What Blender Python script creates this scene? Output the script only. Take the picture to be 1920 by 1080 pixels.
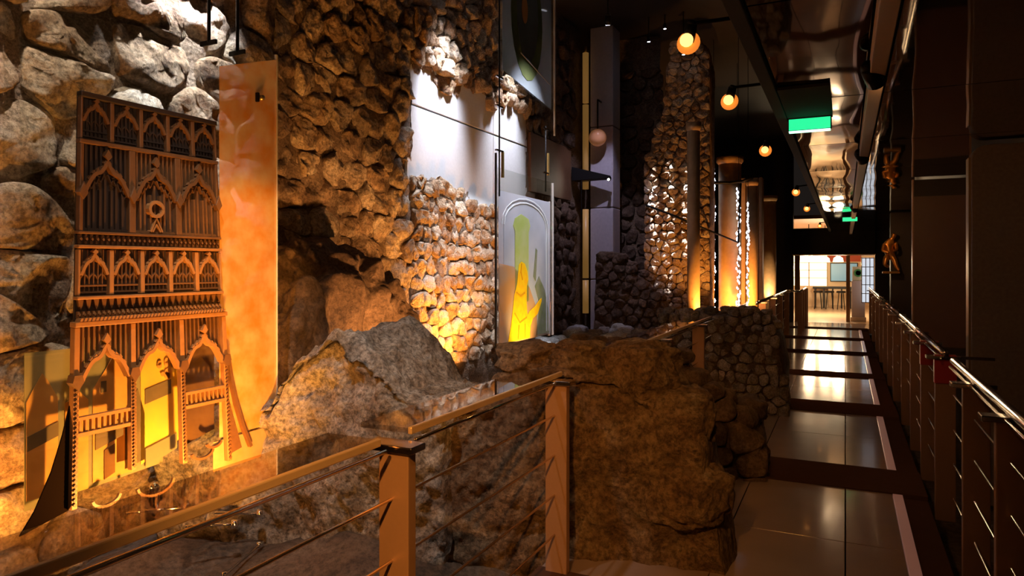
import bpy, bmesh, math, random
from mathutils import Vector, Matrix, noise
R = math.radians
for o in list(bpy.data.objects):
    bpy.data.objects.remove(o, do_unlink=True)
scn = bpy.context.scene
COL = scn.collection

# ------------------------------------------------------------------ camera, world, exposure
cd = bpy.data.cameras.new('camera')
cam = bpy.data.objects.new('camera', cd); COL.objects.link(cam)
cd.sensor_width = 36.0
cd.lens = 1300.0 * 36.0 / 1920.0
cd.shift_y = -40.0 / 1920.0
cd.clip_start = 0.05
cam.location = (0, 0, 1.55)
cam.rotation_euler = (R(90), 0, math.atan2(625, 1300))
scn.camera = cam
wd = bpy.data.worlds.new('world'); scn.world = wd; wd.use_nodes = True
wd.node_tree.nodes['Background'].inputs[0].default_value = (0.55, 0.42, 0.36, 1)
wd.node_tree.nodes['Background'].inputs[1].default_value = 0.02
scn.view_settings.view_transform = 'Standard'
scn.view_settings.look = 'None'
scn.view_settings.gamma = 1.0
scn.view_settings.use_curve_mapping = False
scn.view_settings.exposure = 0.0

ORANGE = (1.0, 0.40, 0.07)
AMBER = (1.0, 0.44, 0.13)
COOL = (0.80, 0.84, 1.0)
WARM = (1.0, 0.72, 0.42)

# ------------------------------------------------------------------ object helpers
ORG = {}
def world_org(o):
    return ORG.get(o.name, Vector((0, 0, 0))) if o else Vector((0, 0, 0))

def tag(o, label=None, cat=None, group=None, kind=None):
    if label: o['label'] = label
    if cat: o['category'] = cat
    if group: o['group'] = group
    if kind: o['kind'] = kind
    return o

def thing(name, loc, label=None, cat=None, group=None, kind=None, parent=None):
    o = bpy.data.objects.new(name, None); COL.objects.link(o)
    o.empty_display_size = 0.1
    v = Vector(loc)
    if parent: o.parent = parent
    o.location = v - world_org(parent)
    ORG[o.name] = v
    return tag(o, label, cat, group, kind)

class MB:
    def __init__(s): s.v = []; s.f = []
    def add(s, vs, fs):
        k = len(s.v); s.v += [tuple(p) for p in vs]; s.f += [tuple(i + k for i in f) for f in fs]; return s
    def box(s, x0, x1, y0, y1, z0, z1):
        return s.add([(x0,y0,z0),(x1,y0,z0),(x1,y1,z0),(x0,y1,z0),(x0,y0,z1),(x1,y0,z1),(x1,y1,z1),(x0,y1,z1)],
              [(0,3,2,1),(4,5,6,7),(0,1,5,4),(1,2,6,5),(2,3,7,6),(3,0,4,7)])
    def tube(s, p0, p1, r0, r1=None, n=12, cap=True):
        p0 = Vector(p0); p1 = Vector(p1); r1 = r0 if r1 is None else r1
        d = (p1 - p0).normalized()
        a = d.orthogonal().normalized(); b = d.cross(a)
        vs = []
        for p, r in ((p0, r0), (p1, r1)):
            for i in range(n):
                t = 2*math.pi*i/n
                vs.append(p + (a*math.cos(t) + b*math.sin(t))*r)
        fs = [(i, (i+1) % n, n+(i+1) % n, n+i) for i in range(n)]
        if cap: fs += [tuple(range(n-1, -1, -1)), tuple(range(n, 2*n))]
        return s.add(vs, fs)
    def path(s, pts, r, n=8):
        pts = [Vector(p) for p in pts]; vs = []
        for k, p in enumerate(pts):
            d = (pts[min(k+1, len(pts)-1)] - pts[max(k-1, 0)]).normalized()
            up = Vector((0, 0, 1)) if abs(d.z) < .9 else Vector((1, 0, 0))
            a = d.cross(up).normalized(); b = a.cross(d)
            rr = r[k] if isinstance(r, (list, tuple)) else r
            for i in range(n):
                t = 2*math.pi*i/n
                vs.append(p + (a*math.cos(t) + b*math.sin(t))*rr)
        fs = []
        for k in range(len(pts)-1):
            for i in range(n):
                fs.append((k*n+i, k*n+(i+1) % n, (k+1)*n+(i+1) % n, (k+1)*n+i))
        fs += [tuple(range(n-1, -1, -1)), tuple(range((len(pts)-1)*n, len(pts)*n))]
        return s.add(vs, fs)
    def lathe(s, prof, c, n=20, M=None):
        vs = []; c = Vector(c)
        for r, z in prof:
            for i in range(n):
                t = 2*math.pi*i/n
                p = Vector((r*math.cos(t), r*math.sin(t), z))
                if M: p = M @ p
                vs.append(c + p)
        fs = []
        for k in range(len(prof)-1):
            for i in range(n):
                fs.append((k*n+i, k*n+(i+1) % n, (k+1)*n+(i+1) % n, (k+1)*n+i))
        fs += [tuple(range(n-1, -1, -1)), tuple(range((len(prof)-1)*n, len(prof)*n))]
        return s.add(vs, fs)
    def plate(s, yz, x0, x1):           # polygon in the (y,z) plane with thickness along x
        n = len(yz)
        vs = [(x0, y, z) for y, z in yz] + [(x1, y, z) for y, z in yz]
        fs = [tuple(range(n-1, -1, -1)), tuple(range(n, 2*n))] + [(i, (i+1) % n, n+(i+1) % n, n+i) for i in range(n)]
        return s.add(vs, fs)
    def ribbon(s, yz, w, x0, x1):       # bar following a polyline in the (y,z) plane
        L = []; Rr = []
        P = [Vector(p) for p in yz]
        for k, p in enumerate(P):
            d = (P[min(k+1, len(P)-1)] - P[max(k-1, 0)]).normalized()
            nrm = Vector((-d.y, d.x)) * w/2
            L.append(p + nrm); Rr.append(p - nrm)
        for k in range(len(P)-1):
            q = [L[k], L[k+1], Rr[k+1], Rr[k]]
            s.plate([(a.x, a.y) for a in q], x0, x1)
        return s
    def build(s, name, mat, parent=None, smooth=False, bevel=0, org=None):
        if org is None:
            n = len(s.v); xs = [min(p[i] for p in s.v) for i in range(3)]; xe = [max(p[i] for p in s.v) for i in range(3)]
            org = Vector(((xs[0]+xe[0])/2, (xs[1]+xe[1])/2, xs[2]))
        org = Vector(org)
        me = bpy.data.meshes.new(name)
        me.from_pydata([tuple(Vector(p) - org) for p in s.v], [], s.f)
        bm = bmesh.new(); bm.from_mesh(me); bmesh.ops.recalc_face_normals(bm, faces=bm.faces); bm.to_mesh(me); bm.free()
        if smooth:
            for p in me.polygons: p.use_smooth = True
        o = bpy.data.objects.new(name, me); COL.objects.link(o)
        me.materials.append(mat)
        if parent: o.parent = parent
        o.location = org - world_org(parent)
        ORG[o.name] = org
        if bevel:
            m = o.modifiers.new('bevel', 'BEVEL'); m.width = bevel; m.segments = 2; m.limit_method = 'ANGLE'
        return o

def boxobj(name, b, mat, parent=None, bevel=0.004):
    return MB().box(*b).build(name, mat, parent, bevel=bevel)

# ------------------------------------------------------------------ materials
MATS = {}
def nt(name):
    m = bpy.data.materials.new(name); m.use_nodes = True; MATS[name] = m
    t = m.node_tree
    return m, t, t.nodes['Principled BSDF']
def pmat(name, col, rough=.5, metal=0, emit=None, estr=0, trans=0, alpha=1, grain=0, gscale=60, coat=0):
    m, t, b = nt(name)
    b.inputs['Base Color'].default_value = (*col, 1)
    b.inputs['Roughness'].default_value = rough
    b.inputs['Metallic'].default_value = metal
    b.inputs['Transmission Weight'].default_value = trans
    b.inputs['Alpha'].default_value = alpha
    b.inputs['Coat Weight'].default_value = coat
    if emit:
        b.inputs['Emission Color'].default_value = (*emit, 1); b.inputs['Emission Strength'].default_value = estr
    if grain:
        g = t.nodes.new('ShaderNodeNewGeometry'); n = t.nodes.new('ShaderNodeTexNoise')
        n.inputs['Scale'].default_value = gscale; n.inputs['Detail'].default_value = 5
        t.links.new(g.outputs['Position'], n.inputs['Vector'])
        mx = t.nodes.new('ShaderNodeMix'); mx.data_type = 'RGBA'
        mx.inputs[6].default_value = (*[c*(1-grain) for c in col], 1); mx.inputs[7].default_value = (*[min(1, c*(1+grain)) for c in col], 1)
        t.links.new(n.outputs['Fac'], mx.inputs[0]); t.links.new(mx.outputs[2], b.inputs['Base Color'])
        bu = t.nodes.new('ShaderNodeBump'); bu.inputs['Strength'].default_value = grain*.6; bu.inputs['Distance'].default_value = .01
        t.links.new(n.outputs['Fac'], bu.inputs['Height']); t.links.new(bu.outputs[0], b.inputs['Normal'])
    return m
def stone_mat(name, cols, scale=9, bump=.5, rough=.85, rnd=.5, fine=None, speck=.5):
    m, t, b = nt(name); N = t.nodes.new; L = t.links.new
    g = N('ShaderNodeNewGeometry'); oi = N('ShaderNodeObjectInfo')
    n1 = N('ShaderNodeTexNoise'); n1.inputs['Scale'].default_value = scale; n1.inputs['Detail'].default_value = 8; n1.inputs['Roughness'].default_value = .65
    n2 = N('ShaderNodeTexNoise'); n2.inputs['Scale'].default_value = fine or scale*6; n2.inputs['Detail'].default_value = 8; n2.inputs['Roughness'].default_value = .75
    vo = N('ShaderNodeTexVoronoi'); vo.inputs['Scale'].default_value = scale*3.3
    for q in (n1, n2, vo): L(g.outputs['Position'], q.inputs['Vector'])
    ma = N('ShaderNodeMath'); ma.operation = 'MULTIPLY_ADD'
    L(oi.outputs['Random'], ma.inputs[0]); ma.inputs[1].default_value = rnd; 
    mb = N('ShaderNodeMath'); mb.operation = 'MULTIPLY_ADD'; L(n1.outputs['Fac'], mb.inputs[0]); mb.inputs[1].default_value = 1.5; mb.inputs[2].default_value = -.25 - rnd/2
    L(mb.outputs[0], ma.inputs[2])
    cr = N('ShaderNodeValToRGB'); el = cr.color_ramp.elements
    el[0].position = .1; el[0].color = (*cols[0], 1); el[1].position = .9; el[1].color = (*cols[-1], 1)
    for i, c in enumerate(cols[1:-1]):
        e = el.new(.1 + .8*(i+1)/(len(cols)-1)); e.color = (*c, 1)
    L(ma.outputs[0], cr.inputs[0])
    # fine pits: small mineral specks of a darker tone
    mx = N('ShaderNodeMix'); mx.data_type = 'RGBA'; mx.blend_type = 'MULTIPLY'
    sp = N('ShaderNodeMapRange'); sp.inputs[1].default_value = .38; sp.inputs[2].default_value = .6; sp.inputs[3].default_value = 1-speck; sp.inputs[4].default_value = 1.12
    L(n2.outputs['Fac'], sp.inputs[0]); mx.inputs[0].default_value = 1
    L(cr.outputs[0], mx.inputs[6]); L(sp.outputs[0], mx.inputs[7]); L(mx.outputs[2], b.inputs['Base Color'])
    ad = N('ShaderNodeMath'); ad.operation = 'ADD'; L(n1.outputs['Fac'], ad.inputs[0])
    m2 = N('ShaderNodeMath'); m2.operation = 'MULTIPLY_ADD'; L(n2.outputs['Fac'], m2.inputs[0]); m2.inputs[1].default_value = .45
    m3 = N('ShaderNodeMath'); m3.operation = 'MULTIPLY'; L(vo.outputs['Distance'], m3.inputs[0]); m3.inputs[1].default_value = .35
    L(m3.outputs[0], m2.inputs[2]); L(m2.outputs[0], ad.inputs[1])
    bu = N('ShaderNodeBump'); bu.inputs['Strength'].default_value = bump; bu.inputs['Distance'].default_value = .05
    L(ad.outputs[0], bu.inputs['Height']); L(bu.outputs[0], b.inputs['Normal'])
    b.inputs['Roughness'].default_value = rough
    b.inputs['Specular IOR Level'].default_value = .25
    return m
def glass_mat(name, tint=(.96, .97, .95), refl=1.45, rough=.02):
    m, t, b = nt(name); t.nodes.remove(b); N = t.nodes.new; L = t.links.new
    out = t.nodes['Material Output']
    tr = N('ShaderNodeBsdfTransparent'); tr.inputs[0].default_value = (*tint, 1)
    gl = N('ShaderNodeBsdfGlossy'); gl.inputs['Roughness'].default_value = rough; gl.inputs[0].default_value = (1, 1, 1, 1)
    lw = N('ShaderNodeLayerWeight'); lw.inputs[0].default_value = .5
    pw = N('ShaderNodeMath'); pw.operation = 'POWER'; L(lw.outputs['Facing'], pw.inputs[0]); pw.inputs[1].default_value = 4.0
    r0 = ((refl-1)/(refl+1))**2
    fr = N('ShaderNodeMath'); fr.operation = 'MULTIPLY_ADD'; L(pw.outputs[0], fr.inputs[0]); fr.inputs[1].default_value = .8; fr.inputs[2].default_value = r0
    mx = N('ShaderNodeMixShader'); L(fr.outputs[0], mx.inputs[0]); L(tr.outputs[0], mx.inputs[1]); L(gl.outputs[0], mx.inputs[2])
    L(mx.outputs[0], out.inputs[0]); return m
def film_mat(name, col, opacity=.6, noise_s=0, col2=None):      # translucent print on glass
    m, t, b = nt(name); t.nodes.remove(b); N = t.nodes.new; L = t.links.new
    out = t.nodes['Material Output']
    df = N('ShaderNodeBsdfDiffuse'); tl = N('ShaderNodeBsdfTranslucent'); tr = N('ShaderNodeBsdfTransparent')
    df.inputs[0].default_value = (*col, 1); tl.inputs[0].default_value = (*col, 1)
    if noise_s:
        g = N('ShaderNodeNewGeometry'); n = N('ShaderNodeTexNoise'); n.inputs['Scale'].default_value = noise_s; n.inputs['Detail'].default_value = 6
        L(g.outputs['Position'], n.inputs['Vector'])
        cr = N('ShaderNodeValToRGB'); cr.color_ramp.elements[0].position = .35; cr.color_ramp.elements[1].position = .65
        cr.color_ramp.elements[0].color = (*col, 1); cr.color_ramp.elements[1].color = (*(col2 or col), 1)
        L(n.outputs['Fac'], cr.inputs[0]); L(cr.outputs[0], df.inputs[0]); L(cr.outputs[0], tl.inputs[0])
    a = N('ShaderNodeMixShader'); a.inputs[0].default_value = .45; L(df.outputs[0], a.inputs[1]); L(tl.outputs[0], a.inputs[2])
    c = N('ShaderNodeMixShader'); c.inputs[0].default_value = opacity; L(tr.outputs[0], c.inputs[1]); L(a.outputs[0], c.inputs[2])
    L(c.outputs[0], out.inputs[0]); return m

LIME = stone_mat('limestone', [(.20, .12, .07), (.42, .28, .17), (.56, .43, .30), (.66, .56, .44)], 7, .9, speck=.6)
LIME_S = stone_mat('limestone_small', [(.18, .10, .05), (.40, .25, .14), (.55, .40, .26), (.66, .55, .42)], 14, .6)
MORTAR = stone_mat('lime_mortar', [(.14, .09, .055), (.25, .17, .11), (.34, .25, .17)], 12, .7, rnd=0)
MORTAR_L = stone_mat('pale_mortar', [(.20, .13, .08), (.36, .25, .17), (.46, .35, .25)], 12, .9, rnd=0, speck=.6)
EARTH = stone_mat('earthy_conglomerate', [(.09, .05, .028), (.22, .13, .07), (.30, .20, .12), (.46, .38, .30)], 6, 1.0, rnd=0, fine=34, speck=.68)
PALE = stone_mat('pale_conglomerate', [(.13, .09, .06), (.32, .25, .19), (.48, .42, .36), (.62, .57, .52)], 7, 1.0, rnd=0, fine=40, speck=.72)
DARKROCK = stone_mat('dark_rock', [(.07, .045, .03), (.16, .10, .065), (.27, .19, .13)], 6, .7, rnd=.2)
GREYST = stone_mat('grey_fieldstone', [(.12, .09, .07), (.28, .22, .18), (.40, .34, .30)], 12, .5)
WHITEST = stone_mat('white_rubble', [(.35, .33, .30), (.6, .58, .54), (.75, .74, .70)], 12, .5)
GROUND = stone_mat('packed_earth', [(.05, .035, .025), (.12, .08, .055), (.18, .13, .09)], 5, .8, rnd=0)
CONC = pmat('smooth_concrete', (.60, .59, .58), .75, grain=.12, gscale=45)
COLCONC = pmat('column_concrete', (.46, .43, .47), .8, grain=.18, gscale=25)
DARKCONC = pmat('dark_concrete', (.10, .075, .06), .85, grain=.3, gscale=8)
BOARD = pmat('brown_board', (.13, .06, .025), .6, grain=.2, gscale=14)
STEEL = pmat('bronze_toned_steel', (.50, .30, .19), .40, .45, grain=.05, gscale=90)
STEELD = pmat('dark_bronze_steel', (.30, .175, .12), .40, .45, grain=.08, gscale=80)
RAILM = pmat('polished_rail_steel', (.80, .70, .60), .16, 1)
BRUSH = pmat('brushed_edge_steel', (.90, .66, .40), .36, .55)
WIRE = pmat('wire_steel', (.75, .62, .50), .25, 1)
MATTE = pmat('matte_black', (.010, .009, .009), .9)
BLACKM = pmat('black_metal', (.012, .011, .011), .45, .6)
BRASS = pmat('brass', (.72, .48, .16), .3, .9)
CHROME = pmat('chrome', (.85, .85, .88), .12, 1)
GLASS = glass_mat('clear_glass')
RAILGL = glass_mat('rail_glass', (.80, .74, .66), 1.7, .015)
TILE = pmat('polished_floor_tile', (.27, .20, .18), .12, 0, grain=.14, gscale=3.2, coat=.12)
TILE.node_tree.nodes['Principled BSDF'].inputs['IOR'].default_value = 1.42
BEAM = pmat('brown_floor_beam', (.070, .034, .022), .9, 0, grain=.1, gscale=12)
PINKGL = pmat('pink_edge_glass', (.70, .42, .38), .25, 0, (1.0, .50, .42), .05)
MIRROR = pmat('mirror_film', (.38, .33, .30), .035, 1)
DARKWALL = pmat('dark_wall_paint', (.030, .022, .020), .6, grain=.2, gscale=5)
SLAB = pmat('rough_dark_slab', (.16, .125, .115), .8, grain=.35, gscale=40)
PANELB = pmat('brown_lacquer_panel', (.13, .07, .06), .35, grain=.12, gscale=10)
REDGLOW = pmat('painted_red_glow', (.30, .03, .035), .3)
GREYM = pmat('grey_track_metal', (.55, .46, .41), .6, 0)
WOODD = pmat('dark_carved_oak', (.022, .010, .005), .6, grain=.3, gscale=30)
WOOD = pmat('carved_oak', (.115, .050, .017), .5, grain=.3, gscale=35)
WOODL = pmat('light_carved_oak', (.27, .125, .042), .45, grain=.25, gscale=35)

BEAM.node_tree.nodes['Principled BSDF'].inputs['Specular IOR Level'].default_value = .0
# ------------------------------------------------------------------ stone generators
def fbm(p, s, o=4):
    return noise.fractal(Vector(p)*s, 1.0, 2.1, o)     # about -1..1

def voronoi_cells(pts, bounds, aniso=1.0):
    u0, u1, v0, v1 = bounds; out = []
    for i, (pu, pv) in enumerate(pts):
        near = sorted(((q[0]-pu)**2 + ((q[1]-pv)*aniso)**2, j) for j, q in enumerate(pts) if j != i and abs(q[0]-pu) < 1.2 and abs(q[1]-pv) < 1.0)[:18]
        poly = [(u0, v0), (u1, v0), (u1, v1), (u0, v1)]
        for _, j in near:
            qu, qv = pts[j]
            nu, nv = qu-pu, (qv-pv)*aniso*aniso
            c = nu*(pu+qu)/2 + nv*(pv+qv)/2
            new = []
            for k in range(len(poly)):
                a = poly[k]; b = poly[(k+1) % len(poly)]
                da = nu*a[0]+nv*a[1]-c; db = nu*b[0]+nv*b[1]-c
                if da <= 0: new.append(a)
                if (da < 0 < db) or (db < 0 < da):
                    t = da/(da-db); new.append((a[0]+(b[0]-a[0])*t, a[1]+(b[1]-a[1])*t))
            poly = new
            if len(poly) < 3: break
        if len(poly) >= 3: out.append(((pu, pv), poly))
    return out

def scatter(rng, bounds, su, sv, var=.45):
    u0, u1, v0, v1 = bounds; pts = []
    v = v0 + sv*.4
    while v < v1:
        u = u0 + rng.uniform(0, su)
        while u < u1:
            pts.append((u + rng.uniform(-.12, .12)*su, v + rng.uniform(-.28, .28)*sv))
            u += su*rng.uniform(1-var, 1+var)
        v += sv
    return pts

def resample(poly, n):
    m = len(poly); L = [math.dist(poly[i], poly[(i+1) % m]) for i in range(m)]; T = sum(L); out = []; k = 0; acc = 0
    for i in range(n):
        d = T*i/n
        while acc + L[k] < d and k < m-1: acc += L[k]; k += 1
        t = (d-acc)/max(L[k], 1e-9); a = poly[k]; b = poly[(k+1) % m]
        out.append((a[0]+(b[0]-a[0])*t, a[1]+(b[1]-a[1])*t))
    return out

def stone_mesh(rng, cen, poly, mp, gap, proud, deep, nseg=18, rough=.25):
    cu = sum(p[0] for p in poly)/len(poly); cv = sum(p[1] for p in poly)/len(poly)
    pl = resample(poly, nseg)
    for _ in range(2 if nseg > 20 else 1):                                   # round the corners
        pl = [((pl[i-1][0]+2*pl[i][0]+pl[(i+1) % nseg][0])/4, (pl[i-1][1]+2*pl[i][1]+pl[(i+1) % nseg][1])/4) for i in range(nseg)]
    rad = sum(math.dist(p, (cu, cv)) for p in pl)/nseg
    if rad < gap*2: return None
    k = 1 - gap/rad
    tu, tv = rng.uniform(-.22, .22), rng.uniform(-.22, .22)
    pr = proud*rng.uniform(.6, 1.4)
    off = Vector((rng.uniform(0, 90), rng.uniform(0, 90), rng.uniform(0, 90)))
    mb = MB(); vs = []
    rings = [(1.0, -deep), (1.0, -deep*.25), (.985, pr*.35), (.93, pr*.72), (.83, pr*.92), (.62, pr*.99), (.33, pr)]
    facets = [(rng.uniform(-.5, .5), rng.uniform(-.5, .5), pr*rng.uniform(.75, 1.1)) for _ in range(3)]
    fr = 1.8/rad; am = rough*min(rad, .16)
    for s, h in rings:
        for (pu, pv) in pl:
            du, dv = (pu-cu)*k*s, (pv-cv)*k*s
            q = Vector((du, dv, h))
            f = noise.fractal(q*fr + off, .8, 2.2, 4)
            f2 = noise.fractal(q*fr*.7 - off, 1.0, 2.2, 2)
            w = 1 + rough*.35*f2*(1 if h > -deep*.5 else 0)
            hh = h
            if h > 0:
                hh = h + du*tu + dv*tv
                for (ax, ay, c0) in facets: hh = min(hh, c0 + du*ax + dv*ay)
            if h > -deep*.5: hh += f*am*.55
            vs.append(mp(cu + du*w, cv + dv*w, hh))
    c = noise.fractal(off, 1.0, 2.2, 3)
    vs.append(mp(cu, cv, min([pr] + [q[2] for q in facets]) + c*am*.5))
    n = nseg; fs = []
    for r in range(len(rings)-1):
        for i in range(n):
            fs.append((r*n+i, r*n+(i+1) % n, (r+1)*n+(i+1) % n, (r+1)*n+i))
    b = (len(rings)-1)*n
    for i in range(n): fs.append((b+i, b+(i+1) % n, len(vs)-1))
    mb.add(vs, fs)
    return mb, mp(cu, cv, 0)

def clad(parent, rng, bounds, su, sv, mp, mat, keep=None, gap=.012, proud=.05, deep=.06, nseg=16, aniso=1.0, name='stone', rough=.25, pts=None):
    pts = pts or scatter(rng, bounds, su, sv); k = 0
    for cen, poly in voronoi_cells(pts, bounds, aniso):
        if keep and not keep(*cen): continue
        r = stone_mesh(rng, cen, poly, mp, gap, proud, deep, nseg, rough)
        if r:
            r[0].build(name, mat, parent, smooth=True, org=r[1]); k += 1
    return k

def relief_sheet(nu, nv, fn):
    mb = MB(); vs = [fn(i/nu, j/nv) for j in range(nv+1) for i in range(nu+1)]
    w = nu+1
    mb.add(vs, [(j*w+i, j*w+i+1, (j+1)*w+i+1, (j+1)*w+i) for j in range(nv) for i in range(nu)])
    return mb

def lerp_tab(tab, x):
    if x <= tab[0][0]: return tab[0][1]
    for (a, va), (b, vb) in zip(tab, tab[1:]):
        if x <= b:
            t = (x-a)/(b-a); t = t*t*(3-2*t); return va + (vb-va)*t
    return tab[-1][1]

def ruin_mass(s0, s1, front, top, thick, z0, ns=150, npf=100, amp=.05, fine=.02, seed=0, rtop=.12):
    """a ruined wall stub: x from s0 to s1, front(x) = y of its near face, top(x) = crest height"""
    off = Vector((seed*7.3, seed*3.1, seed*5.7)); vs = []
    for i in range(ns+1):
        x = s0 + (s1-s0)*i/ns
        yf = front(x); h = top(x); th = thick(x)
        prof = []; H = h - z0
        per = 2*H + th
        for j in range(npf+1):
            d = per*j/npf
            if d < H: y, z = yf, z0 + d; nrm = Vector((0, -1, 0))
            elif d < H+th: y, z = yf + d - H, h; nrm = Vector((0, 0, 1))
            else: y, z = yf + th, h - (d-H-th); nrm = Vector((0, 1, 0))
            # round the two crest edges
            if z > h - rtop:
                ky = 1 - (h-z)/rtop
                e = min(y-yf, yf+th-y)
                if e < rtop:
                    q = 1 - e/rtop
                    z -= rtop*.5*q*q*ky
                if e < 1e-6: y += (rtop*.5*ky*ky) * (1 if nrm.y < 0 else -1)
            p = Vector((x, y, z))
            a = noise.fractal(p*1.9 + off, 1, 2.1, 4)*amp*1.6
            b = noise.fractal(p*8 - off, .8, 2.1, 4)*fine*1.7
            rd = abs(noise.noise(p*4.2 + off*2))*amp*.9
            nn = (nrm + Vector((.0, 0, .15))).normalized()
            p = p + nn*(a + b - rd) + Vector((1, 0, 0))*noise.fractal(p*3 + off*1.7, 1, 2.1, 3)*amp*.8
            prof.append(p)
        vs += prof
    mb = MB(); w = npf+1
    fs = [(i*w+j, i*w+j+1, (i+1)*w+j+1, (i+1)*w+j) for i in range(ns) for j in range(npf)]
    # close both ends
    n0 = len(vs)
    fs.append(tuple(range(w-1, -1, -1))); fs.append(tuple(ns*w + j for j in range(w)))
    mb.add(vs, fs); return mb

def boulder(rng, c, size, sub=4, amp=.22, flat=.0):
    bm = bmesh.new(); bmesh.ops.create_icosphere(bm, subdivisions=sub, radius=1.0)
    off = Vector((rng.uniform(0, 99), rng.uniform(0, 99), rng.uniform(0, 99)))
    rot = Matrix.Rotation(rng.uniform(0, 6.28), 3, 'Z')
    c = Vector(c); mb = MB(); vs = []
    for v in bm.verts:
        p = v.co.copy()
        q = Vector([math.copysign(abs(a)**.72, a) for a in p])
        k = 1 + amp*noise.fractal(p*1.5 + off, 1, 2.1, 4) - amp*.5*abs(noise.noise(p*2.6 - off))
        q = rot @ (q*k)
        vs.append(c + Vector((q.x*size[0], q.y*size[1], q.z*size[2])))
    mb.add(vs, [tuple(x.index for x in f.verts) for f in bm.faces]); bm.free()
    return mb

# ------------------------------------------------------------------ lamps
def aim(o, frm, to):
    o.rotation_euler = (Vector(to)-Vector(frm)).to_track_quat('-Z', 'Y').to_euler()

def spot_fixture(loc, to, power, color, angle, blend, label, group=None, size=.03, r=.045, estr=20, name='spotlight', hang=None):
    loc = Vector(loc); to = Vector(to); d = (to-loc).normalized()
    t = thing(name, loc, label, 'spotlight', group)
    back = loc - d*r*2.6
    MB().tube(back, loc, r*.82, r, 16).tube(back - d*r*.5, back, r*.45, r*.8, 16).build('housing', BLACKM, t, True, org=loc)
    em = MATS.get('lens_%s' % str(color)) or pmat('lens_%s' % str(color), color, .3, 0, color, estr)
    MB().tube(loc - d*.002, loc + d*.004, r*.75, r*.7, 14).build('lens', em, t, org=loc)
    if hang is not None:
        h = Vector(hang); MB().tube(back, h, .008, n=8).tube(h, h + (h-back).normalized()*.01, .03, n=12).build('bracket', BLACKM, t, org=loc)
    ld = bpy.data.lights.new(name + '_light', 'SPOT'); ld.energy = power; ld.color = color; ld.spot_size = R(angle); ld.spot_blend = blend; ld.shadow_soft_size = size
    lo = bpy.data.objects.new('light', ld); COL.objects.link(lo); lo.parent = t
    p = loc + d*.03; lo.location = p - loc; aim(lo, p, to)
    return t

# ================================================================== SETTING
# walkway: tiles and beams
fl = thing('floor', (0, 0, 0), 'walkway of polished brown glass tiles between brown steel beams', None, kind='structure')
XE0, XE1 = -1.42, .29
beams = [(-.02, .58), (2.68, 3.28), (5.38, 5.98), (8.10, 8.73), (10.76, 11.22), (13.5, 14.0), (16.2, 16.7), (18.9, 19.4)]
for y0, y1 in beams:
    boxobj('floor_beam', (XE0, .50, y0, y1, -.10, .012), BEAM, fl, .004)
for (a0, a1), (b0, b1) in zip(beams, beams[1:]):
    nrow = 2
    for r in range(nrow):
        ya = a1 + (b0-a1)*r/nrow; yb = a1 + (b0-a1)*(r+1)/nrow
        xs = [XE0, -.62, .0, XE1] if r % 2 == 0 else [XE0, -.62, .0, XE1]
        for xa, xb in zip(xs, xs[1:]):
            boxobj('floor_tile', (xa+.003, xb-.003, ya+.003, yb-.003, -.05, 0.0), TILE, fl, .002)
    boxobj('edge_strip', (XE1, .35, a1, b0, -.05, .004), PINKGL, fl, .003)
boxobj('edge_channel', (.35, .50, -.5, 21.0, -.12, -.02), BEAM, fl, .004)
boxobj('underframe', (XE0, .50, -.5, 21.0, -.22, -.11), DARKCONC, fl, 0)
o = boxobj('entry_slab', (-1.42, .9, 19.4, 21.05, -.12, .0), TILE, fl, .004)

# pits both sides
def pit(x0, x1, y0, y1, z, amp, nx, ny):
    return relief_sheet(nx, ny, lambda a, b: (x0+(x1-x0)*a, y0+(y1-y0)*b, z + amp*fbm((x0+(x1-x0)*a, y0+(y1-y0)*b, 3), 1.6)))
def gl(x, y):
    return lerp_tab([(0, -.05), (4, .05), (7, .30), (9.2, .55), (14, .55), (30, .55)], y)
tag(relief_sheet(50, 140, lambda a, b: (-3.75 + 2.33*a, -.6 + 21.6*b, (gl(0, -.6 + 21.6*b) + .12*fbm((2.3*a, 21*b, 3), 1.6))*min(1, (1-a)*5) - .15*(1-min(1, (1-a)*5)))).build('floor_pit', GROUND, smooth=True),
    'uneven dark earth of the excavation beside the walkway', kind='structure')
tag(pit(.5, 1.5, -.6, 21.2, -.30, .05, 10, 80).build('floor_trench', GROUND, smooth=True), 'dark trench floor beyond the right railing', kind='structure')

# ---- left rubble wall, three lengths
WX = -3.6
def wl(u, v, n): return (WX + n, u, v)
rng = random.Random(11)
def mortar(name, y0, y1, z0, z1, label, nu, nv, x=WX-.012, mat=None):
    o = relief_sheet(nu, nv, lambda a, b: (x + .035*fbm((y0+(y1-y0)*a, z0+(z1-z0)*b, 9), 5), y0+(y1-y0)*a, z0+(z1-z0)*b))  .build(name, mat or MORTAR, smooth=True)
    return tag(o, label, kind='structure')
w1 = mortar('wall_left', .4, 3.62, -.1, 5.1, 'near length of rubble wall with big rounded limestone blocks behind the altarpiece panel', 90, 130, WX-.012, MORTAR_L)
clad(w1, rng, (.4, 3.62, -.1, 3.9), .46, .30, wl, LIME, gap=.010, proud=.085, deep=.08, nseg=34, aniso=1.25, rough=.40)
w2 = mortar('wall_left_middle', 3.62, 5.34, -.1, 5.1, 'middle length of rubble wall with coursed brown limestone blocks', 40, 80)
clad(w2, rng, (3.62, 5.34, .3, 4.3), .27, .215, wl, LIME, gap=.006, proud=.05, deep=.07, nseg=26, aniso=1.1, rough=.42)
def niche_low(y): return 2.40 + .035*math.sin(y*9.1) - .18*max(0, y-5.9) + .03*math.sin(y*23)
def niche_top(y): return 3.34 + .06*math.sin(y*6) + .05*math.sin(y*17) + .06*max(0, y-5.6)
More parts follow.
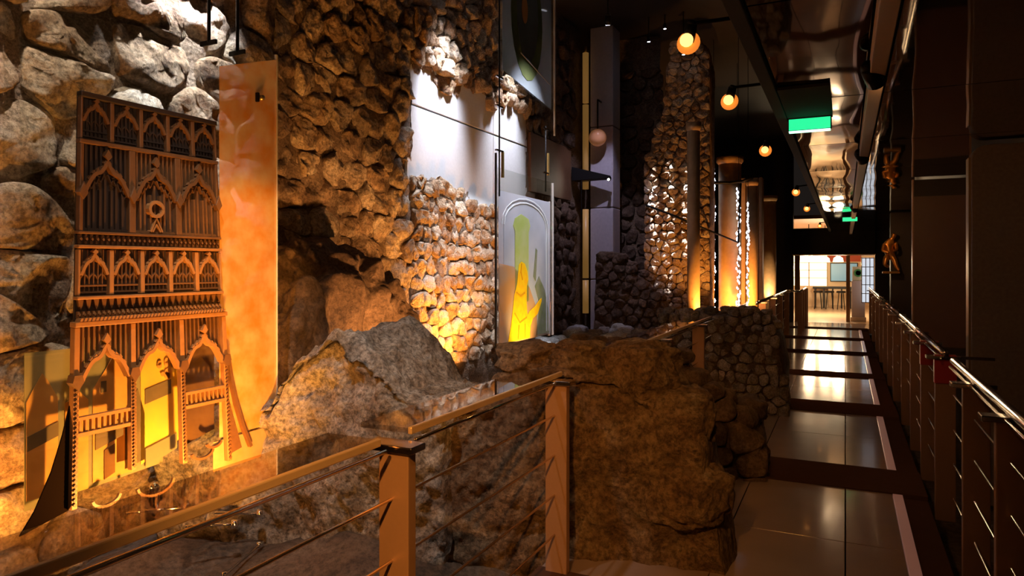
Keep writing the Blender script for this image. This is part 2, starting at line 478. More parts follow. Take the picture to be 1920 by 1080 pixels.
def w3fn(a, b):
    y = 5.34 + 2.56*a; z = -.1 + 5.2*b
    e = min(z - niche_low(y) + .02, niche_top(y) - z + .02, (y-5.36)*3) + .05*fbm((y, z, 2), 6)
    k = min(1, max(0, e/.05))
    return (WX - .006 - .085*k + .03*fbm((y, z, 9), 5)*(1-k), y, z)
w3 = tag(relief_sheet(110, 200, w3fn).build('wall_left_far', MORTAR_L, smooth=True), 'far length of rubble wall with small stones around a smooth concrete niche', kind='structure')
clad(w3, rng, (5.34, 7.9, .55, 2.75), .165, .155, wl, LIME_S, keep=lambda u, v: v < niche_low(u), gap=.004, proud=.045, deep=.08, nseg=18, rough=.45)
clad(w3, rng, (5.34, 7.9, 3.1, 4.6), .21, .18, wl, LIME_S, keep=lambda u, v: v > niche_top(u), gap=.005, proud=.07, deep=.08, nseg=18, rough=.5)
# smooth slabs of the niche
for (y0, y1, z0, z1) in [(5.30, 7.02, 1.95, 3.045), (5.30, 7.02, 3.06, 3.7), (7.03, 7.95, 2.2, 3.045), (7.03, 7.95, 3.06, 3.8)]:
    boxobj('niche_slab', (WX-.07, WX-.012, y0, y1, z0, z1), CONC, w3, .006)
w4 = mortar('wall_left_end', 7.9, 15, -.1, 5.1, 'unlit brown rubble wall running on behind the concrete column', 80, 60)
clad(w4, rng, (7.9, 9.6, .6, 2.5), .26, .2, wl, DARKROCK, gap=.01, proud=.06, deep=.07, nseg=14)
for (y0, y1, z0, z1) in [(7.98, 9.4, 2.5, 3.25)]:
    boxobj('timber_board', (WX-.02, WX+.03, y0, y1, z0, z1), BOARD, w4, .006)
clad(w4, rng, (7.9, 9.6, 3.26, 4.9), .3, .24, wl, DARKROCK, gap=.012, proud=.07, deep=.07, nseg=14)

# wall closing the excavation behind the column, facing the visitor
wb = relief_sheet(50, 60, lambda a, b: (-3.6+1.05*a, 10.55 + .05*fbm((a*2, b*5, 4), 3), .2+4.9*b)).build('wall_back', MORTAR, smooth=True)
tag(wb, 'dark brown rubble wall closing the pit behind the concrete column', kind='structure')
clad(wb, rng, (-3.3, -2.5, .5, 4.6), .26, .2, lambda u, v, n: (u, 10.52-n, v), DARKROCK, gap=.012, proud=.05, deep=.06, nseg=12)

# ---- right wall, end wall, ceilings
o = MB().box(1.5, 1.6, -.6, 21.2, -.4, 2.6).build('wall_right', DARKWALL); tag(o, 'dark painted wall behind the right railing', kind='structure')
o = MB().box(-3.8, 1.6, -.9, -.6, -.5, 5.3).build('wall_rear', DARKWALL); tag(o, 'dark wall behind the viewer', kind='structure')
we = thing('wall_end', (0, 21.1, 0), 'dark end wall with the wide doorway to the bright room', kind='structure')
boxobj('jamb', (-3.8, -1.32, 21.0, 21.25, -.3, 5.3), DARKWALL, we, 0)
boxobj('jamb', (.72, 1.6, 21.0, 21.25, -.3, 5.3), DARKWALL, we, 0)
boxobj('lintel', (-1.32, .72, 20.6, 21.25, 1.86, 2.6), BLACKM, we, .01)
boxobj('lintel_edge', (-1.32, .72, 20.57, 20.60, 1.86, 1.885), BRASS, we, .004)
tag(boxobj('ceiling_pit', (-3.8, -.35, -.9, 21.2, 5.1, 5.3), DARKWALL, None, 0), 'black high ceiling over the excavation', kind='structure')

ce = thing('ceiling', (0, 0, 2.5), 'low ceiling of dark mirror film panels over the walkway', kind='structure')
cy = -.6; k = 0
while cy < 20.9:
    y1 = min(cy + 1.62, 21.0)
    for (xa, xb) in [(-.33, .09), (.19, 1.5)]:
        sag = .004
        mb = relief_sheet(18, 18, lambda a, b: (xa + (xb-xa)*a, cy + (y1-cy)*b - .004*(1 if b > .9 else 0),
              2.5 - sag*16*a*(1-a)*b*(1-b) + .0022*fbm((a*2 + k, b*2, k*1.7), 1.0)*16*a*(1-a)*b*(1-b)))
        p = mb.build('mirror_panel', MIRROR, ce, smooth=True)
    cy += 1.63; k += 1
boxobj('ceiling_deck', (-.35, 1.6, -.9, 21.1, 2.53, 2.62), MATTE, ce, 0)
boxobj('ceiling_fascia', (-.39, -.33, -.9, 21.1, 2.475, 5.3), MATTE, ce, .004)
tr = boxobj('trim_1', (.10, .165, -.6, 20.6, 2.415, 2.50), GREYM, None, .004); tag(tr, 'long grey metal lighting track along the mirror ceiling', kind='structure')

# ================================================================== RUINED WALL STUBS
# 1: great earthy mass crossing under the near railing
def front1(x): return 2.72 + (x+3.4)*.316 + .05*math.sin(x*4)
top1 = [(-3.45, .62), (-2.85, .80), (-2.70, 1.10), (-2.5, 1.20), (-2.30, 1.10), (-2.04, .87), (-1.8, .84), (-1.66, 1.00), (-1.45, 1.04), (-1.18, 1.03), (-.92, .92), (-.80, .86), (-.68, .74), (-.60, .44), (-.55, .16), (-.53, .0)]
rm = thing('ruined_wall_stub', (-1.6, 3.2, 0), 'large earthy brown ruined wall stub reaching into the walkway under the near railing', 'ruin wall')
ruin_mass(-2.02, -.53, front1, lambda x: lerp_tab(top1, x), lambda x: .62 - max(0, x+.95)*.5, -.12, 220, 170, .040, .017, 2).build('core', EARTH, rm, smooth=True)
ruin_mass(-3.40, -1.88, lambda x: front1(x)-.10, lambda x: lerp_tab(top1, x)+.02, lambda x: .75, -.12, 220, 170, .055, .020, 5).build('pale_core', PALE, rm, smooth=True)
rr = random.Random(5)
boulder(rr, (-1.02, 3.72, .99), (.21, .2, .155), 5, .22).build('cap_stone', EARTH, rm, smooth=True)
boulder(rr, (-1.36, 3.68, 1.02), (.17, .2, .11), 5, .25).build('cap_stone', EARTH, rm, smooth=True)
boulder(rr, (-1.62, 3.58, 1.02), (.18, .18, .11), 5, .25).build('cap_stone', EARTH, rm, smooth=True)
boulder(rr, (-.80, 3.72, .74), (.19, .2, .18), 5, .22).build('cap_stone', EARTH, rm, smooth=True)
boulder(rr, (-.73, 3.62, .38), (.2, .18, .17), 5, .22).build('flank_stone', EARTH, rm, smooth=True)

# generic clad stub
def clad_stub(name, label, x0, x1, yf, top, thick, z0, su, sv, mat, seed, side=True, core=DARKROCK, proud=.045, nseg=14, rough=.28):
    t = thing(name, ((x0+x1)/2, yf+thick/2, z0), label, 'ruin wall')
    rg = random.Random(seed)
    def hx(x): return lerp_tab(top, x)
    ruin_mass(x0, x1-.06, lambda x: yf+.03, lambda x: hx(x)-.05, lambda x: thick-.06, z0, 60, 60, .02, .012, seed).build('core', core, t, smooth=True)
    hm = max(v for _, v in top)
    n = clad(t, rg, (x0, x1, z0, hm), su, sv, lambda u, v, n: (u, yf-n+.12*(v-z0)*.3, v), mat, keep=lambda u, v: v < hx(u)-.02, gap=.004, proud=proud, deep=.06, nseg=nseg, rough=rough)
    if side:
        hs = lambda u: hx(x1-.12) 
        clad(t, rg, (yf, yf+thick, z0, hm), su, sv, lambda u, v, n: (x1-.05 + n - .35*max(0, v-z0)*.5, u, v), mat, keep=lambda u, v: v < hx(x1-.10)+.05, gap=.004, proud=proud, deep=.06, nseg=nseg, rough=rough)
    # loose stones along the crest
    x = x0 + .06
    while x < x1 - .05:
        s = su*rg.uniform(.38, .6)
        boulder(rg, (x, yf + thick*rg.uniform(.2, .6), hx(x)-.03), (s, s*1.1, s*.7), 3, .25).build('crest_stone', mat, t, smooth=True)
        x += s*1.7
    return t
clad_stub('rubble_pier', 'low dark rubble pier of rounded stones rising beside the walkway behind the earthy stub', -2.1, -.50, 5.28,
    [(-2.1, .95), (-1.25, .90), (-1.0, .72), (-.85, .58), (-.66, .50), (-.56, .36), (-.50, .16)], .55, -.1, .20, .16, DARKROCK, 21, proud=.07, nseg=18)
clad_stub('rubble_pier', 'grey coursed rubble pier behind the railing posts halfway down the walkway', -1.9, -.52, 7.7,
    [(-1.9, 1.05), (-.86, 1.10), (-.74, 1.04), (-.64, .86), (-.57, .5), (-.52, .25)], .95, -.1, .135, .105, GREYST, 22, nseg=14, proud=.032, rough=.4)
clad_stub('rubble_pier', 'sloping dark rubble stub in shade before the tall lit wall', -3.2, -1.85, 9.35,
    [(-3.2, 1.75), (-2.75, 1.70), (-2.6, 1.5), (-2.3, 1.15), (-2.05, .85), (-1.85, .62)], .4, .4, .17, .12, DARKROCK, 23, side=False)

# tall lit wall facing the visitor
TWY = 10.0
tw = thing('tall_rubble_wall', (-2.2, TWY+.2, .3), 'tall standing piece of rubble wall streaked by vertical white light', 'ruin wall')
topw = [(-2.66, 3.15), (-2.5, 3.5), (-2.40, 3.75), (-2.33, 4.55), (-2.2, 4.85), (-2.0, 4.9), (-1.8, 4.75), (-1.72, 4.4)]
ruin_mass(-2.64, -1.74, lambda x: TWY+.03, lambda x: lerp_tab(topw, x), lambda x: .5, .2, 60, 90, .03, .015, 8).build('core', LIME_S, tw, smooth=True)
clad(tw, random.Random(31), (-2.66, -1.72, .3, 4.8), .145, .105, lambda u, v, n: (u, TWY-n, v), LIME_S, keep=lambda u, v: v < lerp_tab(topw, u)-.05, gap=.003, proud=.028, deep=.06, nseg=14, rough=.5)

# bedrock outcrop low on the middle wall
rr = random.Random(8)
ob = thing('bedrock_outcrop', (-3.4, 4.1, .3), 'dark brown bedrock outcrop bulging from the foot of the left wall', 'rock')
boulder(rr, (-3.42, 3.90, 1.15), (.42, .46, .58), 6, .25).build('rock_mass', DARKROCK, ob, smooth=True)
boulder(rr, (-3.40, 4.42, .95), (.34, .38, .55), 6, .25).build('rock_mass', DARKROCK, ob, smooth=True)
boulder(rr, (-3.36, 3.5, .85), (.34, .40, .60), 6, .25).build('rock_mass', DARKROCK, ob, smooth=True)

# loose rubble on the raised pit floor
rr = random.Random(77)
for i in range(28):
    a, b = i % 4, i // 4
    y = 7.25 + b*.31 + rr.uniform(-.06, .06); x = -3.38 + a*.34 + rr.uniform(-.06, .06)
    s = rr.uniform(.09, .15)
    m = WHITEST if i % 2 == 0 else GREYST
    b = boulder(rr, (x, y, gl(0, y) + s*.45 + .06), (s*1.15, s, s*.75), 3, .3).build('loose_rock', m, None, smooth=True)
    if m is WHITEST: tag(b, 'whitish loose rock lying in the rubble heap below the concrete column', 'rock', 'whitish rocks of the rubble heap')
    else: tag(b, 'grey loose rock lying in the rubble heap below the concrete column', 'rock', 'grey rocks of the rubble heap')

# ================================================================== ALTARPIECE GLASS PANEL
PX = -2.9
ap = thing('altarpiece_panel', (PX, 2.3, .45), 'tall hanging glass panel carrying a brown carved Gothic altarpiece front with ogee arches', 'display panel')
MB().box(PX-.012, PX-.002, 1.55, 2.965, .47, 2.75).build('glass_pane', GLASS, ap)
def YP(s, z):
    k = (2.28-z)/1.74
    a = 1.828 - .030*k; b = 2.512 + .091*k
    return a + (b-a)*s
def P2(s, z): return (YP(s, z), z)
def rect(mb, s0, s1, z0, z1, x0, x1):
    mb.plate([P2(s0, z0), P2(s1, z0), P2(s1, z1), P2(s0, z1)], x0, x1)
def ogee(s0, s1, zs, za, n=9):
    c = (s0+s1)/2; L = []
    for i in range(n+1):
        t = i/n
        f = .62*math.sin(min(1, t/.62)*math.pi/2) if t < .62 else .62 + .38*((t-.62)/.38)**1.7
        L.append((s0 + (c-s0)*t, zs + (za-zs)*f))
    return L + [(s1 + s0 - s, z) for s, z in reversed(L[:-1])]
# dark field behind the carving
mb = MB(); rect(mb, 0, 1, 1.30, 2.28, PX-.002, PX+.006); mb.build('back_board', WOODD, ap)
def strip(name, z0, z1, mat, d=.03, s0=-.005, s1=1.005, bevel=.003):
    mb = MB(); rect(mb, s0, s1, z0, z1, PX, PX+d); return mb.build(name, mat, ap, bevel=bevel)
strip('cornice', 2.262, 2.285, WOODD, .035)
strip('moulding', 2.068, 2.086, WOOD, .032)
strip('moulding', 1.688, 1.700, WOOD, .032)
strip('moulding', 1.628, 1.642, WOODL, .034)
strip('moulding', 1.412, 1.426, WOODL, .034)
strip('moulding', 1.298, 1.320, WOODL, .040, -.02, 1.02)
# beaded friezes
def frieze(z0, z1, n, mat):
    mb = MB()
    for i in range(n):
        s = (i+.5)/n
        rect(mb, s-.22/n, s+.22/n, z0, z1, PX, PX+.018)
        y, z = P2(s, z0 + (z1-z0)*.5)
        mb.plate([(y-.006, z), (y, z-.008), (y+.006, z), (y, z+.008)], PX+.016, PX+.026)
    return mb.build('frieze', mat, ap)
frieze(1.646, 1.686, 30, WOOD)
frieze(1.336, 1.362, 34, WOODL)
mb = MB()
for i in range(22):                       # pendant fringe
    s = (i+.5)/22
    y, z = P2(s, 1.412)
    mb.plate([(y-.012, z), (y+.012, z), (y+.007, z-.028), (y, z-.044), (y-.007, z-.028)], PX, PX+.022)
mb.build('pendant_fringe', WOOD, ap)
mb = MB()
for i in range(44):                       # rope edge below
    y, z = P2((i+.5)/44, 1.328)
    mb.plate([(y-.008, z-.007), (y+.002, z-.007), (y+.008, z+.007), (y-.002, z+.007)], PX+.01, PX+.045)
mb.build('rope_moulding', WOODL, ap)
# bands of five traceried arches
def arch_band(z0, z1, mat, mat2):
    H = z1-z0
    for i in range(6):
        s = i/5; mb = MB(); rect(mb, s-.014 if i else 0, s+.014 if i < 5 else 1, z0, z1, PX, PX+.028); mb.build('pilaster', mat, ap, bevel=.003)
    for i in range(5):
        a, b = i/5+.022, (i+1)/5-.022
        L = ogee(a, b, z0 + H*.45, z0 + H*.92)
        mb = MB(); mb.ribbon([P2(*p) for p in L], .013, PX, PX+.026)
        for s, z in L[1:-1:2]:            # crockets on the arch back
            y, zz = P2(s, z); mb.plate([(y-.008, zz+.006), (y, zz-.002), (y+.008, zz+.006), (y, zz+.017)], PX+.006, PX+.024)
        y, zz = P2((a+b)/2, z0 + H*.95); mb.plate([(y-.012, zz), (y, zz-.012), (y+.012, zz), (y, zz+.014)], PX, PX+.03)
        mb.build('ogee_arch', mat, ap)
        mb = MB()
        for j in range(1, 6):             # tracery bars under the arch
            s = a + (b-a)*j/6; zt = min(zz for (q, zz) in [min(L, key=lambda p: abs(p[0]-s))])
            rect(mb, s-.003, s+.003, z0+H*.08, zt, PX, PX+.016)
        rect(mb, a, b, z0+H*.19, z0+H*.23, PX, PX+.018)
        rect(mb, a, b, z0+H*.05, z0+H*.09, PX, PX+.018)
        for j in range(3):
            s0 = a + (b-a)*j/3; s1 = a + (b-a)*(j+1)/3
            mb.ribbon([P2(*p) for p in ogee(s0, s1, z0+H*.34, z0+H*.5, 4)], .005, PX, PX+.014)
        for j in range(5):                # background bars above the arch
            s = a + (b-a)*(j+.5)/5; zt = min(L, key=lambda p: abs(p[0]-s))[1]
            rect(mb, s-.0025, s+.0025, zt, z1, PX, PX+.010)
        mb.build('tracery', mat2, ap)
arch_band(2.088, 2.262, WOOD, WOODD)
arch_band(1.428, 1.622, WOODL, WOOD)
# tier of three large arches with mullions
def big_arch(a, b, z0, zs, za, ztop, mat, mat2, open_below):
    L = ogee(a, b, zs, za, 12)
    mb = MB(); mb.ribbon([P2(*p) for p in L], .016, PX, PX+.034)
    for s, z in L[1:-1:2]:
        y, zz = P2(s, z); mb.plate([(y-.011, zz+.008), (y, zz-.002), (y+.011, zz+.008), (y, zz+.022)], PX+.008, PX+.032)
    y, zz = P2((a+b)/2, za+.02); mb.plate([(y-.017, zz), (y, zz-.02), (y+.017, zz), (y, zz+.03)], PX, PX+.038)
    mb.build('ogee_arch', mat, ap)
    mb = MB(); n = 9
    for j in range(n):
        s = a + (b-a)*(j+.5)/n; zt = min(L, key=lambda p: abs(p[0]-s))[1]
        rect(mb, s-.006, s+.006, zt+.012, ztop, PX, PX+.020)
    mb.build('mullion_screen', mat2, ap)
    if not open_below:
        mb = MB()
        for j in range(1, 8):
            s = a + (b-a)*j/8; zt = min(L, key=lambda p: abs(p[0]-s))[1]
            rect(mb, s-.007, s+.007, z0, zt-.03 - (.05 if j in (3, 4, 5) else 0), PX, PX+.016 + .006*(j % 2))
        for j in range(4):                # cusps hanging inside the arch
            for q in (0, 1):
                s = a + (b-a)*(.08 + .1*j); s = s if q == 0 else a + b - s
                zt = min(L, key=lambda p: abs(p[0]-s))[1] - .012
                y, z = P2(s, zt); mb.ribbon([(y-.016, z), (y, z-.035), (y+.016, z)], .006, PX, PX+.022)
        rect(mb, a, b, z0, z0+.012, PX, PX+.02)
        mb.build('tracery', mat2, ap)
for i in range(3):
    a, b = i/3+.025, (i+1)/3-.025
    big_arch(a, b, 1.702, 1.86, 2.005, 2.066, WOOD, WOODD if i == 0 else WOOD, False)
    big_arch(a, b, 1.1, 1.065, 1.215, 1.297, WOODL, WOOD, True)
for i in range(4):
    s = i/3
    mb = MB(); rect(mb, max(0, s-.022), min(1, s+.022), 1.70, 2.068, PX, PX+.030)
    y, z = P2(min(.985, max(.015, s)), 1.86); mb.plate([(y-.02, z), (y, z-.03), (y+.02, z), (y, z+.05)], PX+.01, PX+.042)
    mb.build('pilaster', WOOD, ap, bevel=.003)
    # long posts of the open lower storey
    mb = MB(); zb = .545 if i != 2 else .60
    if i == 1: zb = .64
    rect(mb, s-.016, s+.016, zb, 1.297, PX, PX+.030); p = mb.build('post', WOODL, ap, bevel=.003)
    mb = MB()
    for j in range(26):
        zc = zb + .02 + (1.05-zb)*j/26; y, z = P2(s, zc)
        mb.plate([(y-.009, z), (y, z-.009), (y+.009, z), (y, z+.009)], PX+.028, PX+.036)
    y, z = P2(s, 1.07); mb.plate([(y-.024, z), (y, z-.035), (y+.024, z), (y+.016, z+.03), (y-.016, z+.03)], PX+.0, PX+.044)
    mb.build('post_carving', WOOD, p)
# little medallion and pinnacle in the centre arch
mb = MB(); y, z = P2(.5, 1.815); pts = [(y+.034*math.cos(t*math.pi/8), z+.034*math.sin(t*math.pi/8)) for t in range(17)]
mb.ribbon(pts, .014, PX, PX+.032)
y, z = P2(.5, 1.745); mb.ribbon([(y-.03, z-.035), (y, z+.03), (y+.03, z-.035)], .008, PX, PX+.03); mb.ribbon([(y-.02, z-.035), (y, z), (y+.02, z-.035)], .007, PX, PX+.03)
mb.build('medallion', WOODL, ap)
# gallery rails between posts
for (s0, s1, z) in [(.016, .317, .845), (.683, .984, .865)]:
    mb = MB(); rect(mb, s0, s1, z+.062, z+.076, PX, PX+.026); rect(mb, s0, s1, z-.006, z+.010, PX, PX+.026)
    for j in range(9):
        s = s0 + (s1-s0)*(j+.5)/9; rect(mb, s-.006, s+.006, z, z+.07, PX+.004, PX+.02)
    mb.build('gallery_rail', WOODL, ap)
# sweeping side stays
mb = MB(); mb.ribbon([(2.600, 1.09), (2.622, .96), (2.655, .83), (2.70, .70), (2.752, .585)], .016, PX, PX+.026); mb.build('side_stay', WOOD, ap)
mb = MB(); mb.plate([(1.797, .99), (1.797, .545), (1.60, .50), (1.655, .58), (1.72, .72), (1.765, .86)], PX, PX+.008); mb.build('wing_and_shadow', pmat('shadow_black', (.008, .005, .004), 1.0), ap); MATS['shadow_black'].node_tree.nodes['Principled BSDF'].inputs['Specular IOR Level'].default_value = 0  # left plate: cast shadow on the wall put into near-black colour
mb = MB(); mb.plate([(2.606, .88), (2.64, .78), (2.70, .59), (2.606, .57)], PX, PX+.008); mb.build('wing_and_shadow', WOOD, ap)
# ground scrolls
for (yc, zc, r) in [(2.19, .545, .075), (2.45, .63, .05), (1.95, .55, .05), (2.52, .66, .035)]:
    mb = MB(); mb.ribbon([(yc + r*1.25*math.cos(t), zc + r*.75*math.sin(t)) for t in [math.pi*(1.02 + .96*i/10) for i in range(11)]], .012, PX, PX+.014); mb.build('scroll_ornament', WOOD, ap)
mb = MB(); mb.plate([(2.52, .505), (2.955, .505), (2.955, .66), (2.52, .655)], PX, PX+.003); 
ORF = film_mat('orange_frosted_film', (.62, .34, .12), .8, 5, (.75, .50, .25))
mb.build('frosted_base_band', ORF, ap)
GLOWF = film_mat('painted_glow_film', (.92, .40, .06), .46, 8, (1.0, .68, .30))
MB().plate([(2.56, .67), (2.955, .67), (2.955, 2.72), (2.56, 2.58)], PX-.001, PX+.001).build('painted_orange_glow', GLOWF, ap)  # added film, orange light on the glass put into its colour
EDGE = pmat('glass_edge', (.72, .66, .60), .2, 0, coat=.5)
mb = MB(); mb.box(PX-.014, PX, 2.957, 2.966, .47, 2.75); mb.build('polished_edge', EDGE, ap)

# second glass sheet: painted town behind the altarpiece
BX = -2.99
tp = thing('painted_town_panel', (BX, 2.1, .5), 'painted glass sheet with ochre gabled houses behind the altarpiece arches', 'display panel')
MB().box(BX-.010, BX-.002, 1.66, 2.80, .52, 2.75).build('glass_pane', GLASS, tp)
SKY = film_mat('greenish_sky_film', (.30, .30, .20), .82, 4, (.40, .36, .22))
OCH = film_mat('ochre_house_film', (.74, .46, .16), .92, 9, (.62, .36, .12))
YEL = film_mat('yellow_window_film', (.88, .66, .12), .9, 7, (.80, .55, .14))
BRN = film_mat('brown_film', (.17, .09, .045), .92, 8, (.24, .13, .06))
GRF = film_mat('grey_shadow_film', (.20, .16, .11), .9, 10, (.26, .20, .13))
def pl(name, pts, mat, par, x=BX, d=.003, lay=0):
    return MB().plate(pts, x + lay*.004, x + lay*.004 + d).build(name, mat, par)
pl('sky', [(1.67, .56), (2.30, .60), (2.30, 1.24), (1.90, 1.24), (1.90, 1.20), (1.67, 1.20)], SKY, tp)
def house(y0, y1, zb, ze, zg, mat=OCH):
    c = (y0+y1)/2
    h = pl('house', [(y0, zb), (y1, zb), (y1, ze), (c+.02, zg-.03), (c, zg), (c-.03, zg-.05), (y0, ze)], mat, tp, lay=1)
    return h
h = house(1.675, 1.80, .60, 1.00, 1.11); pl('shadow_band', [(1.675, .80), (1.80, .84), (1.80, .90), (1.675, .86)], GRF, h, lay=2)
h = house(1.83, 1.93, .58, .97, 1.03)
h = house(1.95, 2.14, .60, 1.01, 1.15); pl('house_window', [(1.985, .99), (2.01, .99), (2.01, 1.04), (1.985, 1.04)], GRF, h, lay=2)
pl('shadow_band', [(1.96, .74), (2.09, .78), (2.09, .86), (1.96, .82)], GRF, h, lay=2)
h = house(2.06, 2.13, .66, .80, .86, OCH)
pl('doorway', [(2.0, .60), (2.05, .62), (2.05, .75), (2.0, .73)], BRN, h, lay=2)
yw = pl('bright_window', [(2.18, .62), (2.36, .68), (2.40, .70), (2.40, 1.18), (2.30, 1.25), (2.18, 1.10)], YEL, tp, lay=1)
pl('grey_band', [(2.20, .90), (2.34, .93), (2.34, 1.00), (2.20, .97)], GRF, yw, lay=2)
mb = MB(); rr = random.Random(3)
for i in range(16):
    yy, zz = rr.uniform(2.25, 2.35), rr.uniform(1.01, 1.15); r = rr.uniform(.008, .02)
    mb.plate([(yy + r*math.cos(t)*rr.uniform(.7, 1.2), zz + r*math.sin(t)) for t in [2*math.pi*i/7 for i in range(7)]], BX+.012, BX+.014)
mb.build('leaf_ornament', OCH, yw)
pl('grey_veil', [(2.10, .62), (2.20, .64), (2.20, .86), (2.165, .98), (2.10, .90)], GRF, tp, lay=1)
pl('green_base', [(2.20, .60), (2.37, .655), (2.37, .73), (2.20, .69)], SKY, tp, lay=3)
pl('brown_field', [(2.42, .655), (2.60, .70), (2.60, 1.22), (2.42, 1.22)], BRN, tp, lay=1)
# rods holding both sheets
for (y, lab) in [(2.53, 'black hanging rod left of its pair above the altarpiece panel'), (2.715, 'black hanging rod right of its pair above the altarpiece panel')]:
    t = thing('hanging_rod', (-2.94, y, 2.68), lab, 'rod', 'black rods holding the altarpiece panel')
    MB().tube((-2.94, y, 2.70), (-2.94, y, 5.1), .009, n=10).build('rod', BLACKM, t)
    MB().box(-3.0, -2.885, y-.006, y+.006, 2.685, 2.71).build('clamp', BLACKM, t, bevel=.003)
t = thing('glass_clip', (-2.9, 2.815, 2.46), 'small black and brass clip on the upper right of the altarpiece glass', 'clip')
MB().box(-2.915, -2.88, 2.80, 2.815, 2.45, 2.50).build('clip_body', BLACKM, t, bevel=.003)
MB().tube((-2.90, 2.83, 2.475), (-2.87, 2.83, 2.475), .014, n=12).build('screw_head', BRASS, t, True)
# stand-off bolts and cable near the bottom
def standoff(loc, to, label):
    t = thing('standoff_bolt', loc, label, 'bolt', 'stand-off bolts under the altarpiece panel')
    MB().tube(loc, to, .007, n=10).build('rod', CHROME, t, True)
    d = (Vector(to)-Vector(loc)).normalized()
    MB().tube(Vector(to), Vector(to)+d*.03, .022, n=14).build('cap', CHROME, t, True)
standoff((-2.98, 2.10, .42), (-2.80, 2.27, .42), 'chrome stand-off bolt at the left, crossed by a second rod')
standoff((-2.80, 2.13, .45), (-2.98, 2.25, .49), 'chrome rod crossing the leftmost stand-off bolt')
standoff((-2.98, 2.42, .25), (-2.86, 2.60, .22), 'middle chrome stand-off bolt with round cap under the orange glass band')
standoff((-2.98, 2.60, .26), (-2.86, 2.77, .22), 'rightmost chrome stand-off bolt with round cap under the orange glass band')
t = thing('support_cable', (-2.6, 2.2, .02), 'thin steel cable rising to the right beneath the stand-off bolts', 'cable')
MB().path([(-2.62, 2.08, .03), (-2.72, 2.38, .035), (-2.84, 2.80, .06)], .006).build('cable_line', CHROME, t, True)
for q in [(-2.74, 2.45, .04), (-2.83, 2.76, .06)]:
    MB().tube((q[0], q[1], q[2]-.012), (q[0], q[1], q[2]+.016), .012, n=10).build('cable_fitting', CHROME, t, True)

# ================================================================== FIGURE PANELS FURTHER ALONG
GX = -2.9
fp = thing('figure_panel', (GX, 6.4, .8), 'pale frosted glass panel printed with a glowing yellow robed figure', 'display panel')
MB().box(GX-.012, GX-.002, 5.70, 7.08, .80, 2.47).build('glass_pane', GLASS, fp)
FROST = film_mat('frosted_white_film', (.74, .75, .80), .62, 3, (.62, .64, .70))
LIMEG = film_mat('pale_green_film', (.60, .68, .22), .85, 6, (.66, .70, .34))
YFIG = film_mat('yellow_figure_film', (1.0, .72, .02), .97, 16, (1.0, .60, .02))
ORG1 = film_mat('orange_haze_film', (.80, .42, .14), .6, 4, (.70, .48, .30))
GRN = film_mat('grey_green_film', (.32, .36, .18), .75, 9, (.42, .42, .30))
def arch_poly(y0, y1, z0, zs, za, n=10, wav=0):
    c = (y0+y1)/2; w = (y1-y0)/2
    return [(y0, z0), (y1, z0)] + [(c + w*math.cos(math.pi*i/n), zs + (za-zs)*math.sin(math.pi*i/n)) for i in range(n+1)]
def fpl(name, pts, mat, par, lay): return MB().plate(pts, GX + lay*.004, GX + lay*.004 + .003).build(name, mat, par)
fpl('frosted_field', [(5.74, .82), (6.98, .82), (6.98, 2.25), (5.74, 2.26)], FROST, fp, 0)
a = arch_poly(5.84, 6.86, .86, 1.95, 2.19)
fpl('arch_field', a, FROST, fp, 1)
mb = MB()
for (d, w) in [(0, .012), (.05, .008)]:
    q = arch_poly(5.84-d, 6.86+d, .86, 1.95, 2.19+d*.8)
    mb.ribbon(q[1:], w, GX+.008, GX+.012)
mb.build('arch_outline', pmat('white_print', (.8, .82, .82), .6), fp)
fpl('green_pillar', [(6.08, 1.20), (6.40, 1.20), (6.40, 1.90), (6.44, 1.96), (6.40, 2.03), (6.22, 2.07), (6.08, 2.02), (6.04, 1.95), (6.08, 1.9)], LIMEG, fp, 2)
fpl('orange_haze', [(5.74, .82), (6.62, .82), (6.60, 1.12), (6.42, 1.34), (6.05, 1.55), (5.74, 1.58)], ORG1, fp, 2)
fpl('yellow_figure', [(5.92, .83), (6.42, .83), (6.44, .95), (6.50, 1.02), (6.62, 1.06), (6.72, 1.18), (6.73, 1.22), (6.66, 1.20), (6.55, 1.14), (6.42, 1.10), (6.36, 1.06), (6.34, 1.22), (6.35, 1.36),
     (6.38, 1.42), (6.36, 1.50), (6.30, 1.58), (6.22, 1.60), (6.16, 1.57), (6.14, 1.48), (6.12, 1.38), (6.06, 1.28), (6.02, 1.12), (5.98, .98)], YFIG, fp, 3)
mb = MB()
for q in [[(6.10, 1.30), (6.2, 1.26), (6.3, 1.29)], [(6.06, 1.10), (6.18, 1.0), (6.34, 1.04)], [(6.22, 1.58), (6.20, 1.50), (6.24, 1.42)], [(6.16, .98), (6.14, .84)], [(6.30, .98), (6.30, .84)]]:
    mb.ribbon(q, .012, GX+.015, GX+.019)
mb.build('drapery_lines', film_mat('amber_line_film', (.85, .42, .02), .95), fp)
fpl('green_shadow', [(6.58, .84), (6.95, .84), (6.93, 1.05), (6.82, 1.30), (6.66, 1.45), (6.56, 1.35), (6.68, 1.15)], GRN, fp, 2)
fpl('veil_stroke', [(6.52, 1.45), (6.58, 1.40), (6.62, 1.72), (6.58, 1.74)], GRN, fp, 2)
MB().box(GX-.016, GX+.004, 7.07, 7.085, .80, 2.47).build('polished_edge', EDGE, fp)
MB().box(GX-.016, GX+.004, 6.975, 6.985, .80, 2.26).build('inner_edge', EDGE, fp)
MB().box(GX-.016, GX+.004, 5.695, 5.705, .80, 2.6).build('polished_edge', pmat('dark_glass_edge', (.10, .11, .11), .2), fp)

